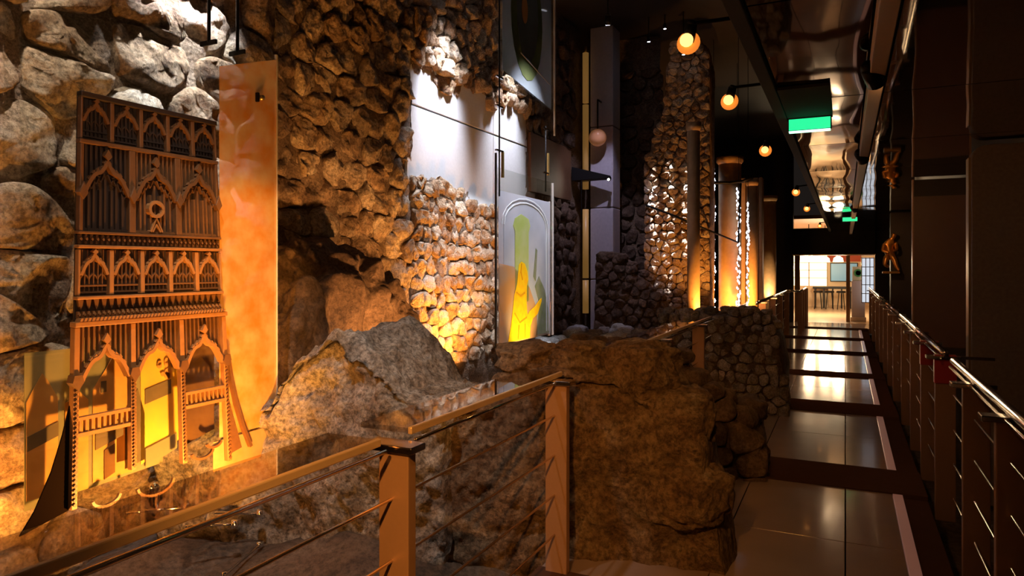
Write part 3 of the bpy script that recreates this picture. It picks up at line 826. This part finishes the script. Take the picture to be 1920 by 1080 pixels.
up = thing('upper_figure_panel', (GX, 6.4, 3.3), 'upper frosted glass panel with green oval print hanging over the yellow figure panel', 'display panel')
MB().box(GX-.012, GX-.002, 5.78, 7.14, 3.27, 4.9).build('glass_pane', GLASS, up)
FROST2 = film_mat('grey_frosted_film', (.58, .61, .66), .85, 2, (.46, .50, .50))
MB().plate([(5.82, 3.40), (7.02, 3.27), (7.02, 4.88), (5.82, 4.88)], GX, GX+.003).build('frosted_field', FROST2, up)
def oval(yc, zc, ry, rz, n=20): return [(yc+ry*math.cos(2*math.pi*i/n), zc+rz*math.sin(2*math.pi*i/n)) for i in range(n)]
fpl('green_oval', oval(6.38, 4.05, .38, .62), film_mat('dull_green_film', (.24, .29, .10), .85, 5, (.32, .35, .14)), up, 1)
fpl('pale_oval', oval(6.38, 4.12, .26, .50), film_mat('grey_oval_film', (.34, .36, .30), .85, 5, (.42, .43, .36)), up, 2)
fpl('orange_flame', oval(6.30, 4.12, .07, .14), pmat('orange_print', (.95, .38, .08), .5), up, 3)
mb = MB(); mb.ribbon([(6.2, 3.66), (6.95, 3.52)], .012, GX+.014, GX+.018); mb.build('scratch_line', EDGE, up)
MB().box(GX-.016, GX+.004, 7.125, 7.145, 3.0, 4.9).build('polished_edge', EDGE, up)
# suspension cables with brackets
for (y, z0, z1, lab) in [(5.72, 2.2, 4.95, 'dark suspension cable at the left edge of the yellow figure panel'),
                         (6.82, 2.35, 3.05, 'thin suspension cable at the right edge of the yellow figure panel')]:
    t = thing('suspension_cable', (GX+.02, y, z0), lab, 'cable')
    MB().tube((GX+.02, y, z0), (GX+.02, y, z1), .008, n=8).build('cable_line', BLACKM, t, True)
    for zz in ([2.62, 3.03, 3.30] if y < 6 else [2.55, 3.02]):
        MB().box(GX+.01, GX+.03, y-.07, y+.07, zz-.008, zz+.008).build('bracket_arm', CHROME, t)
    MB().box(GX+.01, GX+.03, y+.055, y+.085, z0+.18, z0+.42).build('turnbuckle', BRASS, t, bevel=.003)

# ================================================================== COLUMN GROUP
cy0 = 9.8
cc = thing('concrete_column', (-3.22, cy0, .55), 'square grey concrete column of stacked blocks lit bluish violet', 'column')
zs = [.35, 1.36, 2.42, 3.62, 5.1]
for i in range(4):
    boxobj('column_block', (-3.42, -3.07, cy0, cy0+.36, zs[i]+.006, zs[i+1]-.006), COLCONC, cc, .012)
boxobj('column_core', (-3.41, -3.08, cy0+.01, cy0+.35, .3, 5.1), DARKCONC, cc, 0)
tp2 = thing('amber_tube', (-3.50, cy0-.02, .9), 'tall slim amber tube standing along the concrete column', 'tube')
TUBEM = pmat('amber_tube_plastic', (.62, .38, .14), .35, 0, (1, .5, .12), .12)
for (a, b) in [(.86, 1.35), (1.38, 2.40), (2.70, 3.95), (3.98, 4.72)]:
    MB().tube((-3.475, cy0-.05, a), (-3.475, cy0-.05, b), .045, n=16).build('tube_length', TUBEM, tp2, True)
MB().tube((-3.475, cy0-.05, 4.72), (-3.475, cy0-.05, 4.82), .02, n=12).build('top_cap', BRASS, tp2, True)
gb = thing('globe_lamp', (-3.25, cy0-.16, 3.30), 'round glass globe lamp half amber hanging before the concrete column', 'lamp')
prof = [(.128*math.sin(math.pi*i/12)+.0005, .128-.128*math.cos(math.pi*i/12)) for i in range(13)]
MB().lathe(prof, (-3.25, cy0-.16, 3.30), 24).build('globe', pmat('amber_globe', (.70, .36, .20), .12, 0, (1, .35, .12), .10, coat=.6), gb, True)
MB().tube((-3.25, cy0-.16, 3.55), (-3.25, cy0-.16, 3.98), .012, n=8).tube((-3.25, cy0-.16, 3.98), (-3.25, cy0+.01, 3.98), .012, n=8).build('hanger', BLACKM, gb, True)
sh = thing('lamp_shelf', (-3.45, cy0-.3, 2.95), 'dark triangular shelf carrying a small white lamp at the column', 'shelf')
MB().add([(-3.58, 9.45, 3.0), (-3.05, 9.6, 2.86), (-3.05, 9.66, 2.84), (-3.58, 9.68, 3.0), (-3.58, 9.45, 2.80), (-3.05, 9.6, 2.83), (-3.05, 9.66, 2.81), (-3.58, 9.68, 2.80)],
   [(0,1,2,3), (4,7,6,5), (0,4,5,1), (1,5,6,2), (2,6,7,3), (3,7,4,0)]).build('shelf_board', BLACKM, sh)
spot_fixture((-3.06, 9.56, 2.80), (-3.1, 8.0, 2.6), 6, (1, .88, .7), 110, .6, 'tiny bright white lamp on the tip of the triangular shelf', size=.02, r=.022, estr=60)
MB().tube((-3.45, 9.5, 2.3), (-3.45, 9.5, 2.80), .008, n=8).build('pull_wire', BLACKM, sh)

# ================================================================== RAILINGS
def railing(name, label, x, posts, rails, wires, side, zt=1.0, mat=STEEL, glass=True, wirez=(.2, .4, .6, .8), pw=.115, pd=.045, top_r=None):
    t = thing(name, (x, posts[0], -.1), label, 'railing')
    for y in posts:
        p = MB().box(x-.05, x-.05+pw, y-pd/2, y+pd/2, -.08, zt-.045).build('post', mat, t, bevel=.004)
        MB().box(x-.10, x+.09, y-pd/2-.02, y+pd/2+.02, zt-.045, zt-.022).build('cap_plate', RAILM, p, bevel=.004)
    for (y0, y1) in rails:
        if glass:
            MB().box(x-.22, x-.02, y0, y1, zt-.016, zt+.002).build('glass_top', RAILGL, t, bevel=.002)
            MB().box(x-.02, x-.004, y0, y1, zt-.020, zt+.006).build('edge_bar', BRUSH, t, bevel=.004)
            MB().tube((x+.012, y0, zt-.034), (x+.012, y1, zt-.034), .007, n=10).build('edge_rod', RAILM, t, True)
        else:
            MB().tube((x, y0, zt), (x, y1, zt), .021, n=14).build('top_rail', RAILM, t, True)
            MB().tube((x-.02, y0, zt-.035), (x-.02, y1, zt-.035), .008, n=8).build('edge_rod', RAILM, t, True)
    for (y0, y1) in wires:
        for z in wirez:
            MB().tube((x+.0, y0, z), (x+.0, y1, z), .0055, n=8).build('wire', WIRE, t, True)
    return t
LX = -1.32
railing('railing', 'near left railing with flat glass top and bronze posts in front of the altarpiece', LX, [.50, 1.87, 3.26], [(-.4, 1.80), (1.97, 3.36)], [(-.4, 3.26)], 1)
railing('railing', 'middle left railing with glass top running past the grey rubble pier', LX, [5.45, 7.0, 8.75, 10.7], [(4.35, 10.8)], [(4.4, 10.7)], 1)
far_l = railing('railing', 'far left railing with thin metal top rail before the bright doorway', -1.22, [11.9, 13.6, 15.2, 17.0], [(11.2, 17.0)], [(11.3, 17.0)], 1, glass=False, mat=STEELD)
MB().tube((-1.22, 17.0, 1.0), (-.95, 17.3, .98), .02, n=12).tube((-.95, 17.3, .98), (-.95, 20.2, .98), .02, n=12).build('top_rail', RAILM, far_l, True)
for y in (17.4, 18.4, 19.4, 20.2): MB().box(-1.0, -.9, y-.02, y+.02, -.05, .97).build('post', STEELD, far_l, bevel=.004)
# right side
RX = .57
railing('railing', 'nearest right railing with bronze posts and a bright polished tube rail', RX, [2.2, 3.22, 4.05], [(1.0, 4.75)], [(1.0, 4.75)], -1, glass=False, mat=STEELD)
g = railing('railing', 'right railing with red glow painted on two post tops', RX, [5.22, 6.15, 7.1, 8.2], [(5.15, 9.0)], [(5.2, 9.0)], -1, glass=False, mat=STEELD)
for y in (5.22, 6.15):
    MB().box(RX-.055, RX+.07, y-.03, y+.03, .80, .985).build('red_glow_band', REDGLOW, g, bevel=.006)  # red glow on the post tops put into colour
MB().box(RX-.02, RX+.28, 5.25, 5.27, .955, .975).build('hinge_bar', RAILM, g)
railing('railing', 'far right railing running up to the doorway', RX, [9.6, 10.8, 12.0, 13.4, 15, 17, 19], [(9.4, 20.4)], [(9.4, 20.2)], -1, glass=False, mat=STEELD)

# ================================================================== RIGHT SIDE FURNISHINGS
MB_ = MB()
n = 8; pts = [(.86, -.25), (1.48, -.25), (1.48, 2.47)] + [(.86+.10-.10*math.sin(math.pi/2*i/n), 2.47-.10+.10*math.cos(math.pi/2*i/n)) for i in range(n+1)]
k = len(pts)
st = MB().add([(x, 6.25, z) for x, z in pts] + [(x, 6.40, z) for x, z in pts], [tuple(range(k)), tuple(range(2*k-1, k-1, -1))] + [(i, (i+1) % k, k+(i+1) % k, k+i) for i in range(k)])
so = thing('stone_slab', (1.15, 6.3, -.25), 'tall grey brown rough slab with rounded corner standing behind the right railing', 'slab')
st.build('slab_body', SLAB, so, bevel=.01)
MB().box(.845, .86, 6.26, 6.39, -.2, 2.38).build('gilt_edge', pmat('dull_gilt', (.22, .14, .06), .4, .5), so)
bo = thing('brown_display_board', (.9, 8.6, -.2), 'flat brown lacquered display board between slab and golden figure', 'board')
MB().box(.66, 1.16, 8.562, 8.605, .70, 2.30).build('board_face', PANELB, bo)
MB().box(.645, .66, 8.54, 8.62, -.28, 2.48).build('edge_post', STEELD, bo)
MB().box(1.16, 1.18, 8.54, 8.62, -.28, 2.48).build('edge_post', STEELD, bo)
MB().box(.66, 1.16, 8.57, 8.60, 2.30, 2.48).build('head_board', DARKWALL, bo)
MB().box(.66, 1.16, 8.57, 8.60, -.25, .70).build('foot_board', DARKWALL, bo)
pi = thing('dark_pillar', (.85, 13.6, -.3), 'dark pillar carrying the small golden figure', 'pillar')
MB().box(.70, 1.05, 13.5, 13.85, -.3, 2.48).build('shaft', DARKWALL, pi, bevel=.01)
MB().box(.68, 1.07, 13.48, 13.87, -.3, .1).build('plinth', DARKWALL, pi, bevel=.01)
# small golden crouching statuette fixed to the pillar
gf = thing('golden_statuette', (.70, 13.4, 1.52), 'small golden crouching statuette mounted on the dark pillar', 'statue')
def skin(name, verts, edges, radii, mat, parent, root=0, lv=2):
    org = world_org(parent)
    me = bpy.data.meshes.new(name); me.from_pydata([tuple(Vector(v)-org) for v in verts], edges, [])
    o = bpy.data.objects.new(name, me); COL.objects.link(o); o.parent = parent; ORG[o.name] = org
    sm = o.modifiers.new('skin', 'SKIN'); sm.use_smooth_shade = True
    for i, sv in enumerate(me.skin_vertices[0].data):
        sv.radius = (radii[i], radii[i]); sv.use_root = (i == root)
    ss = o.modifiers.new('sub', 'SUBSURF'); ss.levels = lv; ss.render_levels = lv
    me.materials.append(mat); return o
GOLD = pmat('old_gold', (.75, .36, .09), .35, .8)
bx, by, bz = .69, 13.40, 1.52
V = [(0, 0, .22), (-.03, -.02, .33), (-.02, -.03, .45), (.04, -.05, .52), (.06, -.07, .60), (-.09, -.05, .42), (-.12, -.10, .30), (-.02, -.14, .26), (.08, -.02, .42), (.09, -.09, .31), (.03, -.13, .29),
     (-.07, -.08, .18), (-.09, -.10, .06), (-.02, -.06, .02), (.06, -.06, .14), (.09, -.08, .02), (.13, -.10, -.04)]
Ed = [(0,1),(1,2),(2,3),(3,4),(2,5),(5,6),(6,7),(2,8),(8,9),(9,10),(0,11),(11,12),(12,13),(0,14),(14,15),(15,16)]
Rd = [.06,.065,.06,.032,.055,.035,.028,.02,.035,.028,.02,.05,.034,.022,.045,.03,.02]
skin('figure_body', [(bx+a, by+b, bz+c) for a, b, c in V], Ed, Rd, GOLD, gf)
MB().box(bx-.12, bx+.14, by-.1, 13.52, bz-.09, bz-.05).build('console', pmat('gilt_console', (.3, .16, .05), .5, .5), gf, bevel=.01)

# ================================================================== FAR LEFT: LIT COLUMNS AND REFLECTION STRANDS
ORC = pmat('ochre_plaster', (.55, .34, .17), .55, grain=.25, gscale=14)
for (x, y, r, z1, lab) in [(-1.76, 9.05, .08, 3.35, 'slim ochre round column in front of the tall rubble wall'),
                           (-1.62, 11.2, .17, 3.2, 'thick ochre round column right of the tall rubble wall'),
                           (-1.45, 12.6, .09, 3.0, 'thin ochre column farther back beside the reflection strands'),
                           (-1.36, 14.6, .13, 2.9, 'rearmost ochre column near the dark end wall')]:
    t = thing('round_column', (x, y, .4), lab, 'column')
    MB().lathe([(r, .35), (r, z1)], (x, y, 0), 24).build('shaft', ORC, t, True)
    MB().lathe([(r*1.25, .35), (r*1.25, .5), (r, .56)], (x, y, 0), 24).build('base', ORC, t, True)
    MB().lathe([(r, z1-.06), (r*1.2, z1-.02), (r*1.2, z1+.05)], (x, y, 0), 24).build('capital', ORC, t, True)
sw = thing('ochre_fill_screen', (-1.5, 13.2, .4), 'added ochre screen of upright panels catching orange light behind the reflection strands', 'light-catching screen')  # screen added to catch orange light in the dark gap
for i, (xa, xb) in enumerate([(-2.1, -1.86), (-1.85, -1.62), (-1.61, -1.40), (-1.39, -1.33)]):
    boxobj('fill_panel', (xa, xb, 13.1 - .05*(i % 2), 13.3, .3, 3.15), ORC, sw, .02)
t = thing('tie_bar', (-1.7, 11.0, 2.85), 'dark curved tie bar passing across the ochre columns', 'bar')
MB().path([(-1.95, 10.9, 2.87), (-1.8, 10.95, 2.84), (-1.6, 10.98, 2.83), (-1.4, 10.95, 2.84), (-1.25, 10.9, 2.88)], .025).build('bar_body', BLACKM, t, True)
t = thing('slack_cable', (-2.0, 9.7, 2.2), 'black slack cable running across the tall lit wall', 'cable')
MB().path([(-2.62, 9.99, 2.45), (-2.5, 9.85, 2.40), (-2.2, 9.75, 2.28), (-1.85, 9.7, 2.12), (-1.40, 10.5, 1.9), (-1.42, 10.9, 2.80)], .016).build('cable_line', BLACKM, t, True)
REFLW = pmat('white_reflection', (.9, .92, 1), .3, 0, (.80, .84, 1.0), 5)
rr = random.Random(41)
def strand(x, y, z0, z1, label, n=60, w=.03, s=.013):
    t = thing('reflection_strand', (x, y, z0), label, 'light strand', 'white reflection strands by the tall wall')  # emissive strand stands for a reflected band of white light
    MB().path([(x, y+.01, z0), (x+.004, y+.012, (z0+z1)/2), (x, y+.01, 5.1)], .004).build('cord', BLACKM, t, True)
    for grp in range(3):
        mb = MB()
        for i in range(n//3):
            z = z0 + (z1-z0)*(i + grp/3 + rr.uniform(-.2, .2))/(n/3); xx = x + rr.uniform(-w, w); yy = y + rr.uniform(-.02, 0)
            k = s*rr.uniform(.6, 1.4)
            mb.add([(xx-k, yy, z), (xx, yy-k, z), (xx+k, yy, z), (xx, yy+k, z), (xx, yy, z+k*2), (xx, yy, z-k*2)], [(0,1,4),(1,2,4),(2,3,4),(3,0,4),(1,0,5),(2,1,5),(3,2,5),(0,3,5)])
        mb.build('glint_run', REFLW, t)
strand(-1.86, 11.15, .75, 3.1, 'sparkling strand of reflected white light just left of the thick ochre column', 60)
strand(-1.46, 10.95, .75, 2.75, 'sparkling strand of reflected white light right of the thick ochre column', 60)
strand(-1.70, 12.6, .75, 2.9, 'sparkling strand of reflected white light farther back before the added ochre screen', 50, .03)
strand(-1.33, 11.0, .85, 2.6, 'sparkling strand of reflected white light rightmost, by the railing end', 50, .02)

# ================================================================== HANGING SIGN, CEILING LAMPS
ex = thing('exit_sign', (-.20, 4.67, 2.39), 'glowing green exit sign hanging under the mirror ceiling', 'sign')
MB().box(-.325, -.075, 4.665, 4.70, 2.395, 2.475).build('housing', BLACKM, ex, bevel=.004)
MB().box(-.318, -.082, 4.655, 4.665, 2.402, 2.468).build('green_face', pmat('exit_green', (.05, .6, .3), .3, 0, (.02, .75, .28), 1.3), ex)
MB().box(-.318, -.082, 4.655, 4.70, 2.388, 2.396).build('light_tube', pmat('exit_tube', (.6, 1, .8), .3, 0, (.35, 1, .6), 2.5), ex)
MB().box(-.325, -.07, 3.9, 4.74, 2.478, 2.494).build('reflection_blocker', MATTE, ex)  # plate added to hide the sign's reflection in the mirror ceiling
ex2 = thing('exit_sign', (.12, 14.0, 2.37), 'small distant green exit sign under the far ceiling', 'sign')
MB().box(-.05, .20, 14.0, 14.03, 2.37, 2.45).build('housing', BLACKM, ex2)
MB().box(-.045, .195, 13.99, 14.0, 2.375, 2.445).build('green_face', MATS['exit_green'], ex2)
AMBGLOW = pmat('amber_lamp_glow', (.8, .35, .08), .35, 0, (1, .26, .03), .9)  # emissive dish added for the orange glow around each bulb
lamps = [((-.56, 2.77, 2.44), (-1.2, 3.6, .6), 14, 'nearest orange spotlight on the mirror ceiling'),
         ((-.56, 3.85, 2.44), (-1.1, 4.2, .5), 10, 'second orange spotlight along the mirror ceiling'),
         ((-.55, 5.60, 2.44), (-1.0, 6.4, .4), 16, 'third orange spotlight along the mirror ceiling'),
         ((-.53, 8.90, 2.44), (-1.0, 9.6, .4), 18, 'fourth orange spotlight along the mirror ceiling'),
         ((-.53, 11.5, 2.44), (-.9, 12.4, .4), 18, 'fifth orange spotlight along the mirror ceiling'),
         ((-.50, 16.5, 2.44), (-.7, 17.5, .2), 20, 'farthest orange spotlight along the mirror ceiling')]
for loc, to, pw, lab in lamps:
    t = spot_fixture(loc, to, pw, (1, .45, .12), 120, .7, lab, 'orange spotlights in a row', size=.03, r=.026, estr=3.0, hang=(-.39, loc[1]+.04, 2.52))
    MB().lathe([(.012, .004), (.030, .0), (.046, -.012), (.044, -.014), (.012, -.001)], (loc[0], loc[1]-.004, loc[2]-.004), 20, Matrix.Rotation(R(90), 3, 'X')).build('glow_dish', AMBGLOW, t, True)
    MB().lathe([(.026*math.sin(math.pi*i/8)+.0003, .026-.026*math.cos(math.pi*i/8)) for i in range(9)], (loc[0], loc[1]-.03, loc[2]-.03), 14).build('bulb', MATS['lens_%s' % str((1, .45, .12))], t, True)

# ================================================================== EXHIBIT AND ADDED LAMPS (fixtures stand in the pit or hang above)
spot_fixture((-3.05, 2.85, 4.2), (-3.62, 2.88, 2.85), 1150, COOL, 40, .95, 'white spotlight hanging high over the altarpiece wall', hang=(-3.05, 2.85, 5.1))
spot_fixture((-2.30, 2.25, .16), (-2.95, 2.25, .85), 300, ORANGE, 120, .9, 'orange uplight on the pit floor before the altarpiece panel')
spot_fixture((-3.18, 1.30, .10), (-3.5, 1.6, 1.2), 190, ORANGE, 140, .8, 'amber uplight on the pit floor behind the altarpiece panel')
spot_fixture((-3.06, 2.82, .02), (-3.22, 2.82, 2.0), 900, (1, .42, .06), 80, .8, 'orange uplight between altarpiece panel and rubble wall')
spot_fixture((-1.95, 4.45, .42), (-3.6, 4.48, 1.40), 190, AMBER, 47, .25, 'amber uplight hidden behind the earthy ruined stub')
spot_fixture((-2.30, 3.80, .80), (-3.3, 3.9, 1.20), 110, AMBER, 100, .8, 'added amber uplight brightening the bedrock outcrop')  # added to brighten the outcrop where the other uplight falls short
spot_fixture((-2.98, 5.75, .46), (-3.62, 5.85, 1.15), 230, ORANGE, 110, .8, 'orange uplight at the foot of the small-stone wall')
spot_fixture((-2.45, 6.15, .50), (-2.95, 6.25, 1.1), 75, (1, .72, .25), 70, .8, 'added amber uplight brightening the yellow figure panel')  # small lamp added to bring out the yellow print
spot_fixture((-3.02, 5.80, 4.5), (-3.62, 5.85, 2.85), 820, COOL, 42, .95, 'white spotlight hanging over the concrete niche', size=.1, hang=(-3.02, 5.80, 5.1))
spot_fixture((-3.12, 7.35, 4.5), (-3.55, 7.3, 2.9), 620, COOL, 46, .95, 'white spotlight hanging over the wall behind the figure panels', size=.1, hang=(-3.12, 7.35, 5.1))
spot_fixture((-2.7, 8.4, 4.6), (-3.25, 9.8, 1.8), 130, (.74, .68, 1.0), 46, .6, 'violet white spotlight hanging before the concrete column', hang=(-2.7, 8.4, 5.1))
spot_fixture((-1.6, 9.0, .75), (-1.95, 10.0, 2.8), 110, ORANGE, 90, .6, 'orange uplight before the tall rubble wall')
spot_fixture((-1.5, 10.4, .75), (-1.5, 11.6, 2.3), 130, ORANGE, 110, .6, 'orange uplight among the ochre columns')
for x, zl, lab in [(-2.52, 4.75, 'left narrow white grazing spotlight above the tall rubble wall'), (-2.29, 4.9, 'middle narrow white grazing spotlight above the tall rubble wall'), (-2.03, 4.5, 'right narrow white grazing spotlight above the tall rubble wall')]:
    spot_fixture((x, TWY-.27, zl), (x, TWY, 2.2), 6000, COOL, 4.2, .35, lab, 'grazing spotlights', size=.01, r=.025, hang=(x, TWY-.27, 5.1))
spot_fixture((-2.1, 1.6, 3.6), (-2.4, 2.8, .7), 230, (1, .92, .85), 52, .8, 'soft white spotlight hanging over the pale rubble mass', hang=(-2.1, 1.6, 5.1))
spot_fixture((-.50, .55, 2.42), (-1.5, 3.0, .5), 36, AMBER, 90, .8, 'added amber spotlight on the fascia above the near railing', hang=(-.39, .58, 2.52))  # unseen lamp added to light the posts and the stub
spot_fixture((-.50, 1.10, 2.42), (-3.5, 1.45, 1.8), 70, (1, .64, .40), 66, .8, 'added warm fill floodlight on the fascia facing the altarpiece wall', hang=(-.39, 1.13, 2.52))  # unseen flood added as fill for the left wall
spot_fixture((-.50, 1.95, 2.40), (-2.9, 2.80, 1.45), 330, (1, .42, .06), 27, .6, 'added orange spotlight on the fascia aimed at the painted orange glow', hang=(-.39, 1.98, 2.52))  # unseen lamp added to make the glow film more luminous
spot_fixture((-1.36, 14.25, .66), (-1.36, 14.6, 2.2), 70, (1, .66, .32), 70, .7, 'added warm uplight at the foot of the rearmost ochre column')  # lamp added so the rear column looks pale and lit
spot_fixture((-3.0, 1.75, 4.2), (-3.62, 1.75, 2.2), 330, (1, .84, .74), 62, .9, 'added second white spotlight hanging over the altarpiece wall, nearer the visitor', hang=(-3.0, 1.75, 5.1))  # extra unseen spot added to graze the nearest stones
spot_fixture((-1.95, 6.3, 4.7), (-2.88, 6.4, 2.1), 850, COOL, 44, .8, 'added white spotlight hanging before the figure panels', hang=(-1.95, 6.3, 5.1))  # unseen lamp added to whiten the frosted panels
spot_fixture((-.52, -.2, 2.35), (-1.35, 2.4, .75), 270, ORANGE, 44, .8, 'added orange spotlight on the fascia lighting the near railing posts', hang=(-.39, -.17, 2.52))  # unseen lamp added for the orange on the post faces
spot_fixture((.13, 3.6, 2.40), (1.1, 6.2, 1.2), 14, AMBER, 90, .8, 'added amber track spotlight turned to the tall slab')  # lamp added to lift the slab out of the dark
spot_fixture((.13, 6.2, 2.40), (.9, 8.5, 1.3), 14, AMBER, 90, .8, 'added amber track spotlight turned to the brown display board')  # lamp added to brighten the board on the dark side
spot_fixture((.13, 11.6, 2.40), (.7, 13.4, 1.8), 20, AMBER, 50, .8, 'amber track spotlight turned to the golden statuette')
spot_fixture((-1.6, 11.9, .72), (-1.6, 13.1, 2.0), 150, ORANGE, 110, .7, 'added orange uplight before the ochre fill screen')  # lamp added to turn the fill screen orange

# ================================================================== BRIGHT ROOM BEYOND THE DOORWAY
RF = pmat('pale_room_floor', (.62, .48, .32), .25, coat=.3)
RW = pmat('cream_room_wall', (.75, .60, .42), .7)
tag(MB().box(-3.2, 2.2, 21.05, 31, -.15, 0.0).build('floor_room', RF), 'pale polished floor of the bright room', kind='structure')
tag(MB().box(-3.2, 2.2, 30.8, 31, 0, 2.9).build('wall_room_back', RW), 'cream back wall of the bright room', kind='structure')
tag(MB().box(-3.3, -3.2, 21.25, 31, 0, 2.9).build('wall_room_left', RW), 'cream left wall of the bright room', kind='structure')
tag(MB().box(2.2, 2.3, 21.25, 31, 0, 2.9).build('wall_room_right', RW), 'cream right wall of the bright room', kind='structure')
tag(MB().box(-3.3, 2.3, 21.25, 31, 2.9, 3.0).build('ceiling_room', pmat('brown_room_ceiling', (.35, .2, .12), .6)), 'brown ceiling of the bright room', kind='structure')
LAMPW = pmat('lamp_panel', (1, .95, .85), .4, 0, (1, .78, .46), 3.2)
for i, (x, y, lab) in enumerate([(-1.05, 24, 'left glowing ceiling lamp in the bright room'), (-.6, 25, 'middle glowing ceiling lamp in the bright room'), (-.2, 24, 'right glowing ceiling lamp in the bright room')]):
    t = thing('pendant_lamp', (x, y, 2.2), lab, 'lamp', 'glowing lamps of the bright room')
    MB().lathe([(.15, 1.70), (.13, 1.82), (.05, 1.88)], (x, y, 0), 20).build('shade', LAMPW, t, True)
    MB().tube((x, y, 1.87), (x, y, 2.9), .012, n=8).build('stem', BLACKM, t)
    ld = bpy.data.lights.new('pendant_light', 'POINT'); ld.energy = 170; ld.color = WARM; ld.shadow_soft_size = .15
    lo = bpy.data.objects.new('light', ld); COL.objects.link(lo); lo.parent = t; lo.location = (0, 0, -.62)
FRM0 = pmat('showcase_frame', (.45, .28, .14), .4)
t = thing('bloom_showcase', (-1.3, 29.6, 0), 'made-up glowing showcase standing for the bright bloom at the back of the room', 'showcase')
MB().box(-2.0, -.6, 29.2, 29.9, 0, .8).build('plinth', RW, t, bevel=.01)
MB().box(-1.95, -.65, 29.75, 29.85, .8, 2.0).build('bloom_panel', pmat('showcase_glow', (1, .9, .7), .5, 0, (1, .74, .40), 2.6), t, bevel=.01)  # glowing panel added for the bright bloom deep in the room
for zz in (1.1, 1.4, 1.7): MB().box(-1.95, -.65, 29.5, 29.75, zz, zz+.02).build('shelf', RW, t)
for xx in (-1.97, -1.3, -.65): MB().box(xx, xx+.03, 29.5, 29.85, .8, 2.0).build('upright', FRM0, t)
t = thing('blue_screen', (-.15, 30.6, .9), 'blue glowing screen on the back wall of the room', 'screen')
MB().box(-.55, .45, 30.7, 30.79, .95, 1.7).build('bezel', BLACKM, t, bevel=.01)
MB().box(-.52, .42, 30.69, 30.70, .98, 1.67).build('display', pmat('screen_blue', (.1, .3, .45), .3, 0, (.08, .30, .50), .35), t)
t = thing('red_banner', (-.15, 30.5, 1.8), 'reddish banner above the blue screen', 'banner')
MB().box(-.75, .55, 30.72, 30.79, 1.75, 2.2).build('cloth', pmat('red_cloth', (.4, .08, .04), .8), t)
t = thing('dark_counter', (-.3, 28.5, 0), 'low dark counter under the blue screen', 'counter')
MB().box(-1.1, .5, 28.4, 29.0, .72, .80).build('top', BLACKM, t, bevel=.01)
for i in range(6): MB().box(-1.05 + i*.3, -1.0 + i*.3, 28.45, 28.95, 0, .72).build('leg', BLACKM, t)
for i in range(4):
    x = -.9 + i*.38
    t = thing('dark_stool', (x, 27.8, 0), ['leftmost dark stool at the counter', 'second dark stool from the left at the counter', 'third dark stool from the left at the counter', 'rightmost dark stool at the counter'][i], 'stool', 'stools at the dark counter')
    MB().lathe([(.15, .60), (.16, .64), (.14, .67)], (x, 27.8, 0), 16).build('seat', BLACKM, t, True)
    for j in range(4):
        q = math.pi/4 + j*math.pi/2; MB().tube((x+.1*math.cos(q), 27.8+.1*math.sin(q), .6), (x+.17*math.cos(q), 27.8+.17*math.sin(q), 0), .014, n=8).build('leg', BLACKM, t)
# door frame post, cabinet, round sign, window grid
t = thing('door_1', (-1.2, 21.3, 0), 'brown timber frame of the doorway to the bright room', kind='structure')
FRM = pmat('brown_door_frame', (.32, .17, .08), .4)
MB().box(-1.30, -1.16, 21.26, 21.36, 0, 1.9).build('frame_post', FRM, t, bevel=.005)
MB().box(.02, .12, 21.6, 21.72, 0, 1.95).build('frame_post', FRM, t, bevel=.005)
MB().box(-1.30, .70, 21.26, 21.36, 1.88, 1.95).build('frame_head', FRM, t, bevel=.005)
t = thing('grey_cabinet', (.33, 22.05, 0), 'pale grey ticket cabinet standing right of the doorway', 'cabinet')
MB().box(.16, .50, 21.9, 22.2, .12, 1.15).build('body', pmat('cabinet_grey', (.42, .37, .36), .5), t, bevel=.01)
MB().box(.13, .53, 21.85, 22.25, 0, .12).build('plinth', pmat('cabinet_plinth', (.55, .45, .33), .5), t, bevel=.01)
t = thing('round_sign', (.33, 22.0, 1.15), 'pale sign with a green ring on top of the grey cabinet', 'sign')
MB().box(.18, .48, 22.0, 22.03, 1.15, 1.55).build('sign_board', pmat('sign_pale', (.55, .55, .38), .5), t, bevel=.006)
Mx = Matrix.Rotation(R(90), 3, 'X')
mb = MB(); pr = [(.11, 0), (.11, .02), (.07, .02), (.07, 0)]
mb.lathe(pr, (.33, 21.995, 1.37), 24, Mx); mb.build('green_ring', pmat('sign_green', (.04, .25, .06), .5), t)
wn = thing('window_1', (.6, 21.6, .6), 'white gridded window right of the doorway', kind='structure')
boxobj('glass_pane', (.40, .72, 21.55, 21.57, .55, 1.8), pmat('bright_pane', (.8, .85, .9), .3, 0, (.8, .88, 1), .7), wn, 0)
for i in range(4): boxobj('muntin', (.40+i*.1, .42+i*.1, 21.50, 21.55, .55, 1.8), pmat('white_muntin_%d' % i, (.7, .68, .64), .5), wn, 0)
for i in range(6): boxobj('muntin', (.40, .72, 21.50, 21.55, .55+i*.245, .57+i*.245), MATS['white_muntin_0'], wn, 0)
